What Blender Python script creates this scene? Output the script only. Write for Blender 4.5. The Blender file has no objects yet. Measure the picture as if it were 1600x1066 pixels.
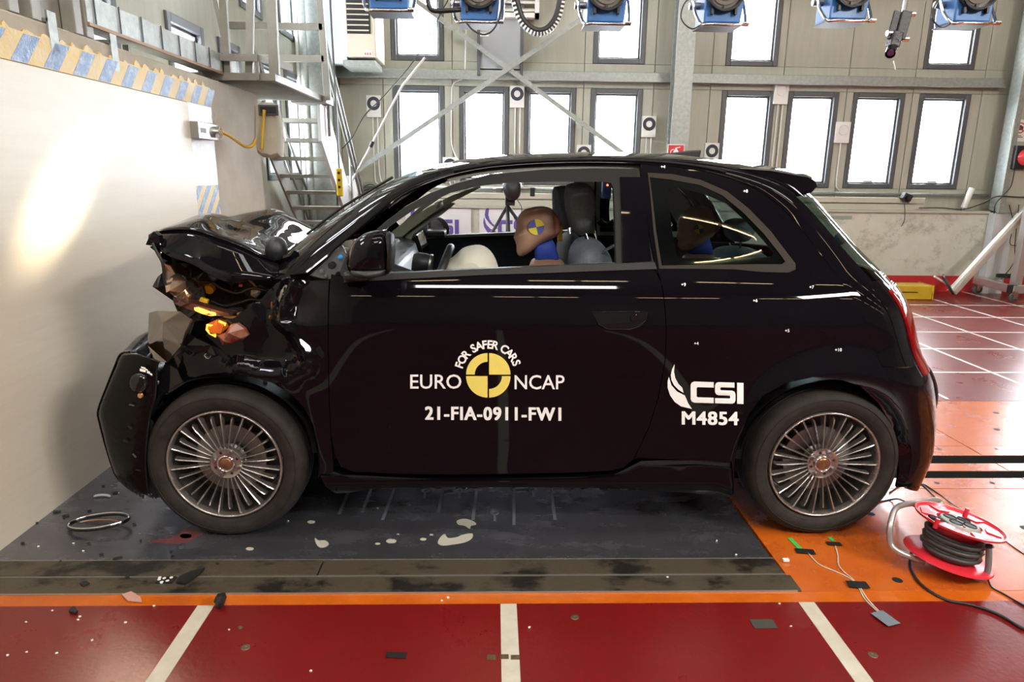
import bpy, bmesh, math, random
from mathutils import Vector, Matrix, geometry, noise
from math import sin, cos, pi, radians, sqrt, atan2
random.seed(4)
SC = bpy.context.scene
COL = SC.collection
# ------------------------------------------------------------------ camera
CAMH = 1.394; FPX = 1067.0
cd = bpy.data.cameras.new('camera'); cam = bpy.data.objects.new('camera', cd); COL.objects.link(cam)
cd.sensor_width = 36.0; cd.lens = 36.0 * FPX / 1600.0; cd.clip_start = 0.05; cd.clip_end = 200
CR = Matrix.Rotation(radians(-1.66), 3, 'Z') @ Matrix.Rotation(radians(90 - 13.75), 3, 'X') @ Matrix.Rotation(radians(0.7), 3, 'Z')
cam.matrix_world = Matrix.Translation((0, 0, CAMH)) @ CR.to_4x4()
SC.camera = cam
# ------------------------------------------------------------------ view, world, lights
SC.view_settings.view_transform = 'Standard'; SC.view_settings.look = 'None'
SC.view_settings.gamma = 1.0; SC.view_settings.use_curve_mapping = False
SC.view_settings.exposure = 0.0
wd = bpy.data.worlds.new('sky'); SC.world = wd; wd.use_nodes = True
bgn = wd.node_tree.nodes['Background']; bgn.inputs[0].default_value = (0.93, 0.97, 1.0, 1); bgn.inputs[1].default_value = 42.0

def area(name, loc, tgt, sx, sy, power, colr):
    l = bpy.data.lights.new(name, 'AREA'); l.shape = 'RECTANGLE'; l.size = sx; l.size_y = sy; l.energy = power; l.color = colr
    o = bpy.data.objects.new(name, l); COL.objects.link(o); o.location = loc
    o.rotation_euler = (Vector(tgt) - Vector(loc)).to_track_quat('-Z', 'Y').to_euler(); return o
def spot(name, loc, tgt, power, ang, blend, colr, size=0.05):
    l = bpy.data.lights.new(name, 'SPOT'); l.energy = power; l.spot_size = radians(ang); l.spot_blend = blend; l.color = colr; l.shadow_soft_size = size
    o = bpy.data.objects.new(name, l); COL.objects.link(o); o.location = loc
    o.rotation_euler = (Vector(tgt) - Vector(loc)).to_track_quat('-Z', 'Y').to_euler(); return o
WARM = (1.0, 0.86, 0.66); WHITE = (1.0, 0.97, 0.92)
# added fill on the photographer's side and the crash-zone spot that hits the plywood
area('added_fill', (0.3, -2.2, 5.4), (0.2, 3.0, 0.3), 2.6, 0.35, 170, WHITE)
spot('crash_zone_lamp', (-0.85, 5.0, 2.85), (-1.84, 3.06, 1.30), 3600, 7.5, 1.0, (1.0, 0.86, 0.62))
area('added_fill', (5.2, -2.0, 4.4), (-1.8, 2.7, 0.6), 2.2, 0.35, 420, WHITE)  # second fill, added to brighten the barrier
# overhead fill strips added below the closed ceiling
for yy, pw in ((1.5, 150), (5.6, 40)):
    area('overhead_fill', (1.6, yy, 6.75), (1.6, yy, 0), 9.0, 0.5, pw, WHITE)

# ------------------------------------------------------------------ pixel -> world (measuring helpers)
def ray(px, py): return CR @ Vector(((px - 800) / FPX, -(py - 533) / FPX, -1.0))
C0 = Vector((0, 0, CAMH))
def aY(px, py, Y): d = ray(px, py); return C0 + d * ((Y - C0.y) / d.y)
def aX(px, py, X): d = ray(px, py); return C0 + d * ((X - C0.x) / d.x)
def aZ(px, py, Z=0.0): d = ray(px, py); return C0 + d * ((Z - C0.z) / d.z)

# ------------------------------------------------------------------ materials
def mat(name, base, rough=0.5, metal=0.0, spec=0.5, col2=None, nscale=8.0, lo=0.35, hi=0.65, bump=0.0, bscale=40.0, stretch=(1, 1, 1), rough2=None, emit=None, es=0.0, coat=0.0, detail=6.0, alpha=None):
    m = bpy.data.materials.new(name); m.use_nodes = True; nt = m.node_tree; b = nt.nodes['Principled BSDF']
    b.inputs['Base Color'].default_value = (*base, 1); b.inputs['Roughness'].default_value = rough; b.inputs['Metallic'].default_value = metal
    b.inputs['Specular IOR Level'].default_value = spec
    if coat: b.inputs['Coat Weight'].default_value = coat; b.inputs['Coat Roughness'].default_value = 0.03
    if emit: b.inputs['Emission Color'].default_value = (*emit, 1); b.inputs['Emission Strength'].default_value = es
    if col2 or bump or rough2 is not None:
        tc = nt.nodes.new('ShaderNodeNewGeometry'); mp = nt.nodes.new('ShaderNodeMapping'); mp.inputs['Scale'].default_value = stretch
        nt.links.new(tc.outputs['Position'], mp.inputs['Vector'])
        if col2 or rough2 is not None:
            n = nt.nodes.new('ShaderNodeTexNoise'); n.inputs['Scale'].default_value = nscale; n.inputs['Detail'].default_value = detail; n.inputs['Roughness'].default_value = 0.65
            nt.links.new(mp.outputs[0], n.inputs['Vector'])
            r = nt.nodes.new('ShaderNodeMapRange'); r.inputs['From Min'].default_value = lo; r.inputs['From Max'].default_value = hi
            nt.links.new(n.outputs['Fac'], r.inputs['Value'])
            if col2:
                mx = nt.nodes.new('ShaderNodeMix'); mx.data_type = 'RGBA'; mx.inputs['A'].default_value = (*base, 1); mx.inputs['B'].default_value = (*col2, 1)
                nt.links.new(r.outputs[0], mx.inputs['Factor']); nt.links.new(mx.outputs['Result'], b.inputs['Base Color'])
            if rough2 is not None:
                r2 = nt.nodes.new('ShaderNodeMapRange'); r2.inputs['To Min'].default_value = rough; r2.inputs['To Max'].default_value = rough2
                nt.links.new(r.outputs[0], r2.inputs['Value']); nt.links.new(r2.outputs[0], b.inputs['Roughness'])
        if bump:
            n2 = nt.nodes.new('ShaderNodeTexNoise'); n2.inputs['Scale'].default_value = bscale; n2.inputs['Detail'].default_value = 4
            nt.links.new(mp.outputs[0], n2.inputs['Vector'])
            bp = nt.nodes.new('ShaderNodeBump'); bp.inputs['Strength'].default_value = bump; bp.inputs['Distance'].default_value = 0.01
            nt.links.new(n2.outputs['Fac'], bp.inputs['Height']); nt.links.new(bp.outputs[0], b.inputs['Normal'])
    return m
def glassmat(name, tint, refl=0.9):
    m = bpy.data.materials.new(name); m.use_nodes = True; nt = m.node_tree; nt.nodes.clear()
    o = nt.nodes.new('ShaderNodeOutputMaterial'); mx = nt.nodes.new('ShaderNodeMixShader'); t = nt.nodes.new('ShaderNodeBsdfTransparent'); g = nt.nodes.new('ShaderNodeBsdfGlossy')
    t.inputs[0].default_value = (*tint, 1); g.inputs['Roughness'].default_value = 0.01; g.inputs[0].default_value = (refl, refl, refl, 1)
    lw = nt.nodes.new('ShaderNodeLayerWeight'); lw.inputs[0].default_value = 0.5
    pw = nt.nodes.new('ShaderNodeMath'); pw.operation = 'POWER'; pw.inputs[1].default_value = 5.0; f = nt.nodes.new('ShaderNodeMapRange'); f.inputs['To Min'].default_value = 0.04; f.inputs['To Max'].default_value = 0.9
    nt.links.new(lw.outputs['Facing'], pw.inputs[0]); nt.links.new(pw.outputs[0], f.inputs['Value']); nt.links.new(f.outputs[0], mx.inputs[0]); nt.links.new(t.outputs[0], mx.inputs[1]); nt.links.new(g.outputs[0], mx.inputs[2]); nt.links.new(mx.outputs[0], o.inputs[0])
    return m
PAINT = mat('black_car_paint', (0.0035, 0.003, 0.0045), 0.03, spec=0.25)
SATIN = mat('satin_black_trim', (0.012, 0.0115, 0.011), 0.5, spec=0.15)
BLKP = mat('black_plastic', (0.012, 0.012, 0.013), 0.45, bump=0.15, bscale=90)
GLOSSK = mat('gloss_black_plastic', (0.006, 0.006, 0.007), 0.08)
RUBBER = mat('tyre_rubber', (0.013, 0.011, 0.010), 0.7, spec=.3, col2=(0.028, 0.023, 0.019), nscale=14, bump=0.1, bscale=120)
RIM = mat('gunmetal_rim', (0.40, 0.36, 0.34), 0.24, 0.85)
RIMB = mat('bright_rim_barrel', (0.55, 0.53, 0.50), 0.3, 1.0)
CHROME = mat('chrome', (0.75, 0.74, 0.73), 0.1, 1.0)
STEEL = mat('steel', (0.42, 0.42, 0.42), 0.35, 1.0, col2=(0.3, 0.3, 0.3), nscale=20)
GLASS = glassmat('clear_glass', (0.92, 0.96, 0.95)); TINT = glassmat('tinted_glass', (0.46, 0.56, 0.55))
WHITEP = mat('white_vinyl', (0.95, 0.95, 0.94), 0.45, emit=None); YEL = mat('yellow_vinyl', (0.88, 0.74, 0.16), 0.45)
PURPLE = mat('purple_print', (0.13, 0.09, 0.36), 0.6); NAVY = mat('dark_purple_print', (0.07, 0.055, 0.2), 0.6); TEAL = mat('teal_print', (0.05, 0.45, 0.45), 0.6)
LINING = mat('light_grey_lining', (0.36, 0.36, 0.33), 0.8, bump=0.1)
SEATF = mat('grey_seat_fabric', (0.11, 0.125, 0.145), 0.85, col2=(0.14, 0.155, 0.175), nscale=60, bump=0.3, bscale=250)
GREYS = mat('grey_painted_steel', (0.27, 0.26, 0.22), 0.42, col2=(0.21, 0.20, 0.17), nscale=5)
GALV = mat('galvanised_steel', (0.27, 0.29, 0.27), 0.45, 0.35, col2=(0.36, 0.38, 0.35), nscale=25)
WPANEL = mat('beige_wall_panel', (0.39, 0.395, 0.315), 0.55, col2=(0.445, 0.45, 0.37), nscale=2.5, stretch=(6, 6, 0.6))
FRAMEM = mat('grey_window_frame', (0.085, 0.09, 0.095), 0.45)
DARKM = mat('dark_mechanical', (0.014, 0.013, 0.014), 0.4, col2=(0.04, 0.035, 0.035), nscale=30, bump=0.5, bscale=60)

# ------------------------------------------------------------------ geometry builder
def crm(pts, n=6, closed=False):
    P = [Vector(p) for p in pts]; out = []; m = len(P)
    rng = range(m if closed else m - 1)
    for i in rng:
        p1 = P[i]; p2 = P[(i + 1) % m]
        p0 = P[(i - 1) % m] if (closed or i > 0) else p1 * 2 - p2
        p3 = P[(i + 2) % m] if (closed or i < m - 2) else p2 * 2 - p1
        for k in range(n):
            t = k / n
            out.append(0.5 * ((2 * p1) + (p2 - p0) * t + (2 * p0 - 5 * p1 + 4 * p2 - p3) * t * t + (3 * p1 - p0 - 3 * p2 + p3) * t ** 3))
    if not closed: out.append(P[-1])
    return out
class G:
    def __init__(s): s.v = []; s.f = []
    def add(s, vs, fs):
        b = len(s.v); s.v += [Vector(v) for v in vs]; s.f += [[i + b for i in f] for f in fs]; return s
    def box(s, c, d, R=None):
        c = Vector(c); vs = []
        for i in (-1, 1):
            for j in (-1, 1):
                for k in (-1, 1):
                    q = Vector((i * d[0] / 2, j * d[1] / 2, k * d[2] / 2)); vs.append(c + (R @ q if R else q))
        return s.add(vs, [(0, 1, 3, 2), (4, 6, 7, 5), (0, 4, 5, 1), (2, 3, 7, 6), (0, 2, 6, 4), (1, 5, 7, 3)])
    def bx(s, x0, x1, y0, y1, z0, z1): return s.box(((x0 + x1) / 2, (y0 + y1) / 2, (z0 + z1) / 2), (abs(x1 - x0), abs(y1 - y0), abs(z1 - z0)))
    def bar(s, p, q, w, h=None, up=(0, 0, 1)):
        p = Vector(p); q = Vector(q); h = h or w; d = (q - p); L = d.length; d.normalize(); up = Vector(up)
        if abs(d.dot(up)) > 0.98: up = Vector((0, 1, 0))
        a = d.cross(up).normalized(); b = a.cross(d).normalized()
        R = Matrix((d, a, b)).transposed(); return s.box((p + q) / 2, (L, w, h), R)
    def tube(s, pts, r, n=8, closed=False):
        P = [Vector(p) for p in pts]; m = len(P); base = len(s.v); nrm = None
        for i in range(m):
            if closed: d = P[(i + 1) % m] - P[i - 1]
            else: d = P[min(i + 1, m - 1)] - P[max(i - 1, 0)]
            if d.length < 1e-9: d = Vector((0, 0, 1))
            d.normalize()
            if nrm is None:
                nrm = d.cross(Vector((0, 0, 1)) if abs(d.z) < .9 else Vector((1, 0, 0))).normalized()
            else:
                nrm = (nrm - d * nrm.dot(d)); nrm = nrm.normalized() if nrm.length > 1e-6 else d.orthogonal().normalized()
            b = d.cross(nrm); rr = r[i] if isinstance(r, (list, tuple)) else r
            for k in range(n):
                a = 2 * pi * k / n; s.v.append(P[i] + (nrm * cos(a) + b * sin(a)) * rr)
        for i in range(m if closed else m - 1):
            for k in range(n):
                a = base + i * n + k; b2 = base + i * n + (k + 1) % n; c = base + ((i + 1) % m) * n + (k + 1) % n; d2 = base + ((i + 1) % m) * n + k
                s.f.append([a, b2, c, d2])
        if not closed: s.f.append([base + k for k in range(n)][::-1]); s.f.append([base + (m - 1) * n + k for k in range(n)])
        return s
    def cyl(s, p, q, r, r2=None, n=20): return s.tube([p, q], [r, r if r2 is None else r2], n)
    def lathe(s, prof, c, ax=(0, 1, 0), n=32, closed=False):
        c = Vector(c); ax = Vector(ax).normalized(); u = ax.orthogonal().normalized(); w = ax.cross(u); base = len(s.v); m = len(prof)
        for (r, a) in prof:
            for k in range(n):
                t = 2 * pi * k / n; s.v.append(c + ax * a + (u * cos(t) + w * sin(t)) * max(r, 1e-5))
        for i in range(m if closed else m - 1):
            for k in range(n):
                j = (i + 1) % m; s.f.append([base + i * n + k, base + i * n + (k + 1) % n, base + j * n + (k + 1) % n, base + j * n + k])
        return s
    def prism(s, poly, off):
        b = len(s.v); n = len(poly); off = Vector(off); s.v += [Vector(p) for p in poly] + [Vector(p) + off for p in poly]
        s.f.append([b + i for i in range(n)]); s.f.append([b + n + i for i in range(n)][::-1])
        for i in range(n): j = (i + 1) % n; s.f.append([b + i, b + n + i, b + n + j, b + j])
        return s
    def grid(s, rows):
        b = len(s.v); m = len(rows); n = len(rows[0])
        for r in rows: s.v += [Vector(p) for p in r]
        for i in range(m - 1):
            for j in range(n - 1): s.f.append([b + i * n + j, b + i * n + j + 1, b + (i + 1) * n + j + 1, b + (i + 1) * n + j])
        return s
    def inflate(s, poly, yh, axis=(0, 1, 0), n=9, e=0.75, cen=None):
        """closed outline blown up to both sides of its plane"""
        P = [Vector(p) for p in poly]; c = Vector(cen) if cen else sum(P, Vector()) / len(P); ax = Vector(axis); rows = []
        for i in range(n + 1):
            a = -pi / 2 + pi * i / n; k = max(cos(a), 0.001) ** e; rows.append([c + (p - c) * k + ax * (yh * sin(a)) for p in P] )
        b = len(s.v); m = len(P)
        for r in rows: s.v += r
        for i in range(n):
            for j in range(m): s.f.append([b + i * m + j, b + i * m + (j + 1) % m, b + (i + 1) * m + (j + 1) % m, b + (i + 1) * m + j])
        s.f.append([b + j for j in range(m)][::-1]); s.f.append([b + n * m + j for j in range(m)])
        return s
def setmeta(o, label=None, cat=None, group=None, kind=None):
    if label: o['label'] = label
    if cat: o['category'] = cat
    if group: o['group'] = group
    if kind: o['kind'] = kind
    return o
def obj(name, g, m, parent=None, smooth=False, bevel=0, normals=None, ang=0.7, fix=True, **meta):
    me = bpy.data.meshes.new(name)
    xs = [v.x for v in g.v]; ys = [v.y for v in g.v]; zs = [v.z for v in g.v]
    org = Vector(((min(xs) + max(xs)) / 2, (min(ys) + max(ys)) / 2, min(zs)))
    me.from_pydata([tuple(v - org) for v in g.v], [], g.f); me.update()
    if fix and normals is None:
        bm = bmesh.new(); bm.from_mesh(me); bmesh.ops.recalc_face_normals(bm, faces=bm.faces); bm.to_mesh(me); bm.free()
    if m: me.materials.append(m)
    o = bpy.data.objects.new(name, me); COL.objects.link(o)
    if smooth or normals:
        me.polygons.foreach_set('use_smooth', [True] * len(me.polygons))
        if normals: me.normals_split_custom_set_from_vertices(normals)
        elif smooth == 'auto':
            try:
                bm = bmesh.new(); bm.from_mesh(me)
                for e in bm.edges:
                    if len(e.link_faces) == 2 and e.calc_face_angle(0) > ang: e.smooth = False
                bm.to_mesh(me); bm.free()
            except Exception: pass
    if parent:
        o.parent = parent; o.location = org - WL[parent.name]
    else: o.location = org
    WL[o.name] = org
    if bevel:
        bv = o.modifiers.new('bevel', 'BEVEL'); bv.width = bevel; bv.segments = 2; bv.limit_method = 'ANGLE'
    return setmeta(o, **{k: v for k, v in meta.items()})
WL = {}
def thing(name, loc, label, cat, group=None, kind=None):
    o = bpy.data.objects.new(name, None); COL.objects.link(o); o.location = loc; o.empty_display_size = 0.1; WL[o.name] = Vector(loc)
    return setmeta(o, label, cat, group, kind)
def dup(root, delta, label=None, group=None):
    r = root.copy(); COL.objects.link(r); r.location = Vector(root.location) + Vector(delta); WL[r.name] = WL[root.name] + Vector(delta)
    if label: r['label'] = label
    if group: r['group'] = group
    for ch in list(root.children):
        c = ch.copy(); COL.objects.link(c); c.parent = r; WL[c.name] = WL[ch.name] + Vector(delta)
        for gch in list(ch.children): d = gch.copy(); COL.objects.link(d); d.parent = c
    return r
def textgeo(body, bold=0.0, spacing=1.0, res=3):
    """letters as flat triangles in local x,y; returns (verts2d, faces, bbox)"""
    cu = bpy.data.curves.new('txt', 'FONT'); cu.body = body; cu.resolution_u = res; cu.offset = bold; cu.space_character = spacing; cu.fill_mode = 'FRONT'
    to = bpy.data.objects.new('txt', cu); COL.objects.link(to)
    dg = bpy.context.evaluated_depsgraph_get(); me = bpy.data.meshes.new_from_object(to.evaluated_get(dg))
    vs = [(v.co.x, v.co.y) for v in me.vertices]; fs = [list(p.vertices) for p in me.polygons]
    bpy.data.objects.remove(to); bpy.data.meshes.remove(me); bpy.data.curves.remove(cu)
    xs = [v[0] for v in vs]; ys = [v[1] for v in vs]
    return vs, fs, (min(xs), max(xs), min(ys), max(ys))
def textfit(body, fn, x0, x1, y0, y1, bold=0.0, skew=0.0, spacing=1.0, g=None):
    """fit text into rect (x0..x1, y0 bottom..y1 top) of a 2-D chart mapped to 3-D by fn"""
    vs, fs, bb = textgeo(body, bold, spacing); g = g or G(); sx = (x1 - x0) / (bb[1] - bb[0]); sy = (y1 - y0) / (bb[3] - bb[2])
    return g.add([fn(x0 + (x - bb[0]) * sx + skew * (y - bb[2]) * sy, y0 + (y - bb[2]) * sy) for x, y in vs], fs)
def disc(fn, cx, cy, r, a0=0, a1=2 * pi, r0=0.0, n=24, g=None):
    g = g or G(); vs = []; fs = []
    for i in range(n + 1):
        a = a0 + (a1 - a0) * i / n
        vs += [fn(cx + r0 * cos(a), cy + r0 * sin(a)), fn(cx + r * cos(a), cy + r * sin(a))]
    for i in range(n): fs.append([2 * i, 2 * i + 1, 2 * i + 3, 2 * i + 2])
    return g.add(vs, fs)
# letters of the lab logo, unit box
SQ_C = [[(0.16, 0), (1, 0), (1, .26), (.3, .26), (.26, .3), (.26, .7), (.3, .74), (1, .74), (1, 1), (.16, 1), (0.05, .95), (0, .84), (0, .16), (0.05, .05)]]
SQ_S = [[(0, 0), (.84, 0), (.95, .05), (1, .16), (1, .46), (.95, .57), (.84, .62), (.3, .62), (.26, .65), (.26, .73), (.3, .76), (.95, .76), (.95, 1), (.16, 1), (.05, .95), (0, .84), (0, .54), (.05, .43), (.16, .38), (.7, .38), (.74, .35), (.74, .27), (.7, .24), (0, .24)]]
SQ_I = [[(0, 0), (1, 0), (1, 1), (0, 1)]]
def tess(poly):
    tris = geometry.tessellate_polygon([[Vector((p[0], p[1], 0)) for p in poly]]); return [list(t) for t in tris]
def logo(fn, lx, ly, lw, lh, ink, swoosh=True):
    """lab logo in a chart: swoosh + C S I; returns G"""
    g = G()
    def put(polys, x, w, y=0.0, h=1.0):
        for p in polys:
            g.add([fn(lx + (x + a * w) * lw, ly + (y + b * h) * lh) for a, b in p], tess(p))
    put(SQ_C, .30, .295, .04, .50); put(SQ_S, .62, .265, .04, .50); put(SQ_I, .915, .085, .04, .50)
    if swoosh:
        outer = [(.10, 1.0), (.045, .86), (.03, .70), (.045, .60), (.12, .44), (.20, .33), (.30, .24), (.275, .33), (.19, .42), (.13, .56), (.105, .70), (.115, .88), (.12, .99)]
        inner = [(.015, .64), (.0, .46), (.02, .30), (.10, .10), (.20, .0), (.37, -.06), (.30, .06), (.255, .17), (.14, .26), (.06, .40)]
        for p in (outer, inner): g.add([fn(lx + a * lw, ly + b * lh) for a, b in p], tess(p))
    return g
# ================================================================== SETTING
RED = mat('red_floor_paint', (0.17, 0.005, 0.005), 0.27, spec=0.9, col2=(0.14, 0.005, 0.005), nscale=3.0, rough2=0.31, bump=0.08, bscale=60)
# red floor gets chips and scratches on top of its two reds
def chips(m, colr, scale, th, stretch=(1, 1, 1)):
    nt = m.node_tree; b = nt.nodes['Principled BSDF']; tc = nt.nodes.new('ShaderNodeNewGeometry'); mp = nt.nodes.new('ShaderNodeMapping'); mp.inputs['Scale'].default_value = stretch
    nt.links.new(tc.outputs['Position'], mp.inputs['Vector'])
    n = nt.nodes.new('ShaderNodeTexNoise'); n.inputs['Scale'].default_value = scale; n.inputs['Detail'].default_value = 8; n.inputs['Roughness'].default_value = 0.75
    nt.links.new(mp.outputs[0], n.inputs['Vector'])
    r = nt.nodes.new('ShaderNodeMapRange'); r.inputs['From Min'].default_value = th; r.inputs['From Max'].default_value = th + 0.03; nt.links.new(n.outputs['Fac'], r.inputs['Value'])
    mx = nt.nodes.new('ShaderNodeMix'); mx.data_type = 'RGBA'; mx.inputs['B'].default_value = (*colr, 1)
    src = b.inputs['Base Color'].links[0].from_socket if b.inputs['Base Color'].links else None
    if src: nt.links.new(src, mx.inputs['A'])
    else: mx.inputs['A'].default_value = b.inputs['Base Color'].default_value
    nt.links.new(r.outputs[0], mx.inputs['Factor']); nt.links.new(mx.outputs['Result'], b.inputs['Base Color']); return m
chips(RED, (0.25, 0.16, 0.10), 30, 0.715)
ORANGE = mat('orange_floor_paint', (0.58, 0.13, 0.008), 0.2, spec=.6, col2=(0.46, 0.09, 0.008), nscale=5, bump=0.1, bscale=40); chips(ORANGE, (0.10, 0.05, 0.03), 10, 0.70)
OPLATE = mat('orange_steel_plate', (0.55, 0.12, 0.008), 0.24, spec=1.0, col2=(0.45, 0.085, 0.01), nscale=4, bump=0.08, bscale=20, rough2=0.29); chips(OPLATE, (0.09, 0.04, 0.03), 12, 0.70, (1, 1.8, 1)); chips(OPLATE, (0.45, 0.33, 0.25), 5, 0.72, (1, 3, 1))
DPLATE = mat('dark_steel_plate', (0.20, 0.20, 0.235), 0.16, 0.85, col2=(0.26, 0.26, 0.29), nscale=4, rough2=0.33, bump=0.06, bscale=14, stretch=(1, 2.5, 1)); chips(DPLATE, (0.17, 0.17, 0.17), 30, 0.735)
RAILM = mat('weathered_steel_strip', (0.10, 0.08, 0.055), 0.4, 0.4, col2=(0.022, 0.019, 0.016), nscale=5, lo=0.5, hi=0.6, bump=0.2, bscale=40, stretch=(1, 1.3, 1), detail=10); chips(RAILM, (0.28, 0.24, 0.17), 16, 0.70)
LINEP = mat('cream_line_paint', (0.56, 0.52, 0.43), 0.4, col2=(0.48, 0.44, 0.35), nscale=14); chips(LINEP, (0.25, 0.05, 0.03), 22, 0.70)
WLINE = mat('white_line_paint', (0.75, 0.72, 0.68), 0.3)
BLACKPIT = mat('dark_pit', (0.01, 0.01, 0.01), 0.6)
X0, X1, Y0, Y1 = -2.25, 21.0, -6.0, 8.75
fl = obj('floor', G().bx(X0, X1, Y0, 2.005, -.3, 0).bx(X0, X1, 4.13, Y1, -.3, 0).bx(X0, 1.06, 4.05, 4.13, -.3, 0).bx(X0, X1, 2.005, 4.13, -.3, -.16), RED, kind='structure')
obj('painted_strip', G().bx(X0, X1, 2.005, 2.063, -.15, 0), ORANGE, fl, label='orange painted strip')
obj('track_slot', G().bx(1.062, X1, 2.976, 3.054, -.16, -.10).bx(1.062, X1, 3.146, 3.244, -.16, -.10).bx(1.062, X1, 2.972, 2.976, -.16, -.002).bx(1.062, X1, 3.244, 3.2455, -.16, -.002).bx(1.062, X1, 3.1445, 3.146, -.16, -.002).bx(1.062, X1, 3.053, 3.0552, -.16, -.002), BLACKPIT, fl)  # black liners put the shade of the depth into the slot walls
obj('steel_plate', G().bx(-1.87, 1.052, 2.272, 4.05, -.15, 0.0), DPLATE, fl, label='dark steel plate under the car')
g = G().bx(-1.87, -.62, 2.17, 2.268, -.15, .006); obj('steel_strip', g, RAILM, fl, bevel=.002)
g = G().bx(-.615, 1.056, 2.17, 2.268, -.15, .005); obj('steel_strip', g, RAILM, fl, bevel=.002)
g = G().bx(-1.87, 1.075, 2.066, 2.16, -.15, .004); obj('steel_strip', g, RAILM, fl, bevel=.002)
for y in (2.0645, 2.1645, 2.2695): obj('worn_edge', G().bx(-1.84, 1.06, y - .0018, y + .0018, -.1, .0055), mat('bare_steel_edge', (.42, .40, .36), .35, .7), fl)
# orange plates of the sled track, each its own plate
xs = [1.062, 2.55, 4.3, 6.2, 8.4, 21.0]
for i in range(5):
    for (ya, yb) in ((2.066, 2.86), (2.864, 2.975), (3.055, 3.145), (3.245, 3.372), (3.376, 4.128)):
        obj('floor_plate', G().bx(xs[i] + .002, xs[i + 1] - .002, ya, yb, -.04, random.uniform(-.001, .001)), OPLATE, fl, bevel=.001)
g = G()
for i in range(60):
    x = 1.2 + (i % 30) * .3 + random.uniform(-.05, .05); y = 2.92 if i < 30 else 3.33
    g.lathe([(0, .0012), (.009, .0012), (.012, .0005)], (x, y, 0), (0, 0, 1), 8)
for (x, y) in ((1.45, 2.05 + .08), (1.75, 2.33), (1.95, 2.36), (1.62, 2.62), (1.9, 2.66), (2.2, 2.5), (2.3, 3.6), (2.5, 3.75), (2.9, 3.62), (3.1, 3.9)):
    g.lathe([(0, .0014), (.014, .0014), (.018, .0005)], (x, y, 0), (0, 0, 1), 10)
obj('bolt_heads', g, BLACKPIT, fl, kind='stuff')
g = G()
for X in (-.94, .057, 1.063): obj('painted_line', G().bx(X - .027, X + .027, -1.5, 2.003, -.01, .0012), LINEP, fl)
for i, Y in enumerate((4.79, 5.5, 6.14, 6.84, 7.53)): obj('painted_line', G().bx(-2, 10.9, Y - .014, Y + .014, -.01, .001), WLINE, fl)
for X in (-1.4, -.66, .07, .8, 1.54, 2.27, 3.0, 3.74, 4.49, 5.26, 6.0, 6.75):
    obj('painted_line', G().bar((X - .03, 4.16, -.004), (X, 8.5, -.004), .028, .0106), WLINE, fl)
# worn drain covers and pads set in the red floor
DRAIN = mat('worn_brass', (0.22, 0.17, 0.10), 0.45, 0.6, col2=(0.12, 0.09, 0.06), nscale=60)
for (px, py, r, lb) in ((384, 1012, .0145, 'larger round cap left of the middle line'), (898, 965, .014, None), (1364, 1024, .0145, None), (376, 981, .007, None)):
    p = aZ(px, py); obj('floor_cap', G().lathe([(0, .0012), (r * .25, .0012), (r * .3, .0022), (r * .86, .0022), (r, .001)], (p.x, p.y, 0), (0, 0, 1), 20), DRAIN, fl)
for (px, py) in ((768, 1028), (805, 1028), (788, 1027)):
    p = aZ(px, py); obj('rubber_pad_mark', G().box((p.x, p.y, .0012), (.026, .02, .002)), DRAIN, fl)
# scraped light patches and raised pale strips on the dark plate
PATCH = mat('dried_spill', (0.42, 0.40, 0.33), 0.5); PALEM = mat('bright_steel', (0.35, 0.38, 0.42), 0.3, 0.7)
def blob(cx, cy, pts, m, nm='spill_mark'):
    P = [aZ(cx + a, cy + b) for a, b in pts]; P = crm(P, 3, True); obj(nm, G().prism([(p.x, p.y, .0004) for p in P], (0, 0, .0006)), m, fl)
blob(728, 840, [(-44, 9), (-40, 0), (-33, -5), (-28, 1), (-15, 0), (-5, -4), (10, -6), (9, 2), (-2, 8), (-18, 11), (-36, 13)], PATCH)
blob(728, 818, [(-14, -4), (-2, -7), (12, -3), (16, 2), (8, 4), (6, 9), (-2, 4), (-12, 2)], PATCH)
blob(500, 848, [(-8, -7), (-2, -3), (8, -3), (14, 3), (6, 8), (-2, 7), (-7, 0)], PATCH)
for (x, y, a) in ((661, 843, 5), (611, 846, 8), (590, 850, 4), (674, 836, 3), (622, 835, 2), (486, 816, 6), (290, 838, 9), (390, 858, 6)):
    blob(x, y, [(-a, 0), (-a * .3, -a * .4), (a, -a * .2), (a * .8, a * .3), (-a * .4, a * .4)], PATCH)
REDS = mat('reddish_oil_stain', (0.14, 0.045, 0.045), 0.15)
blob(290, 842, [(-60, 4), (-20, -2), (0, -16), (30, -22), (38, -16), (18, -2), (-10, 8)], REDS)
for (xa, ya, xb, yb) in ((685, 800, 692, 764), (739, 812, 745, 764), (803, 820, 803, 764), (867, 812, 861, 764), (530, 803, 546, 765), (566, 800, 580, 764), (598, 812, 616, 764)):
    p, q = aZ(xa, ya), aZ(xb, yb); obj('plate_strip', G().bar((p.x, p.y, -.002), (q.x, q.y, -.002), .013, .0076), PALEM, fl)
for (x, y) in ((665, 767), (718, 767), (832, 765), (773, 801)):
    p = aZ(x, y); g = G().lathe([(.008, .0), (.008, .0025), (.020, .0025), (.020, 0)], (p.x, p.y, 0), (0, 0, 1), 16).bar((p.x, p.y - .01, .001), (p.x, p.y - .07, .001), .010, .003); obj('ringed_strip', g, PALEM, fl)

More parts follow.
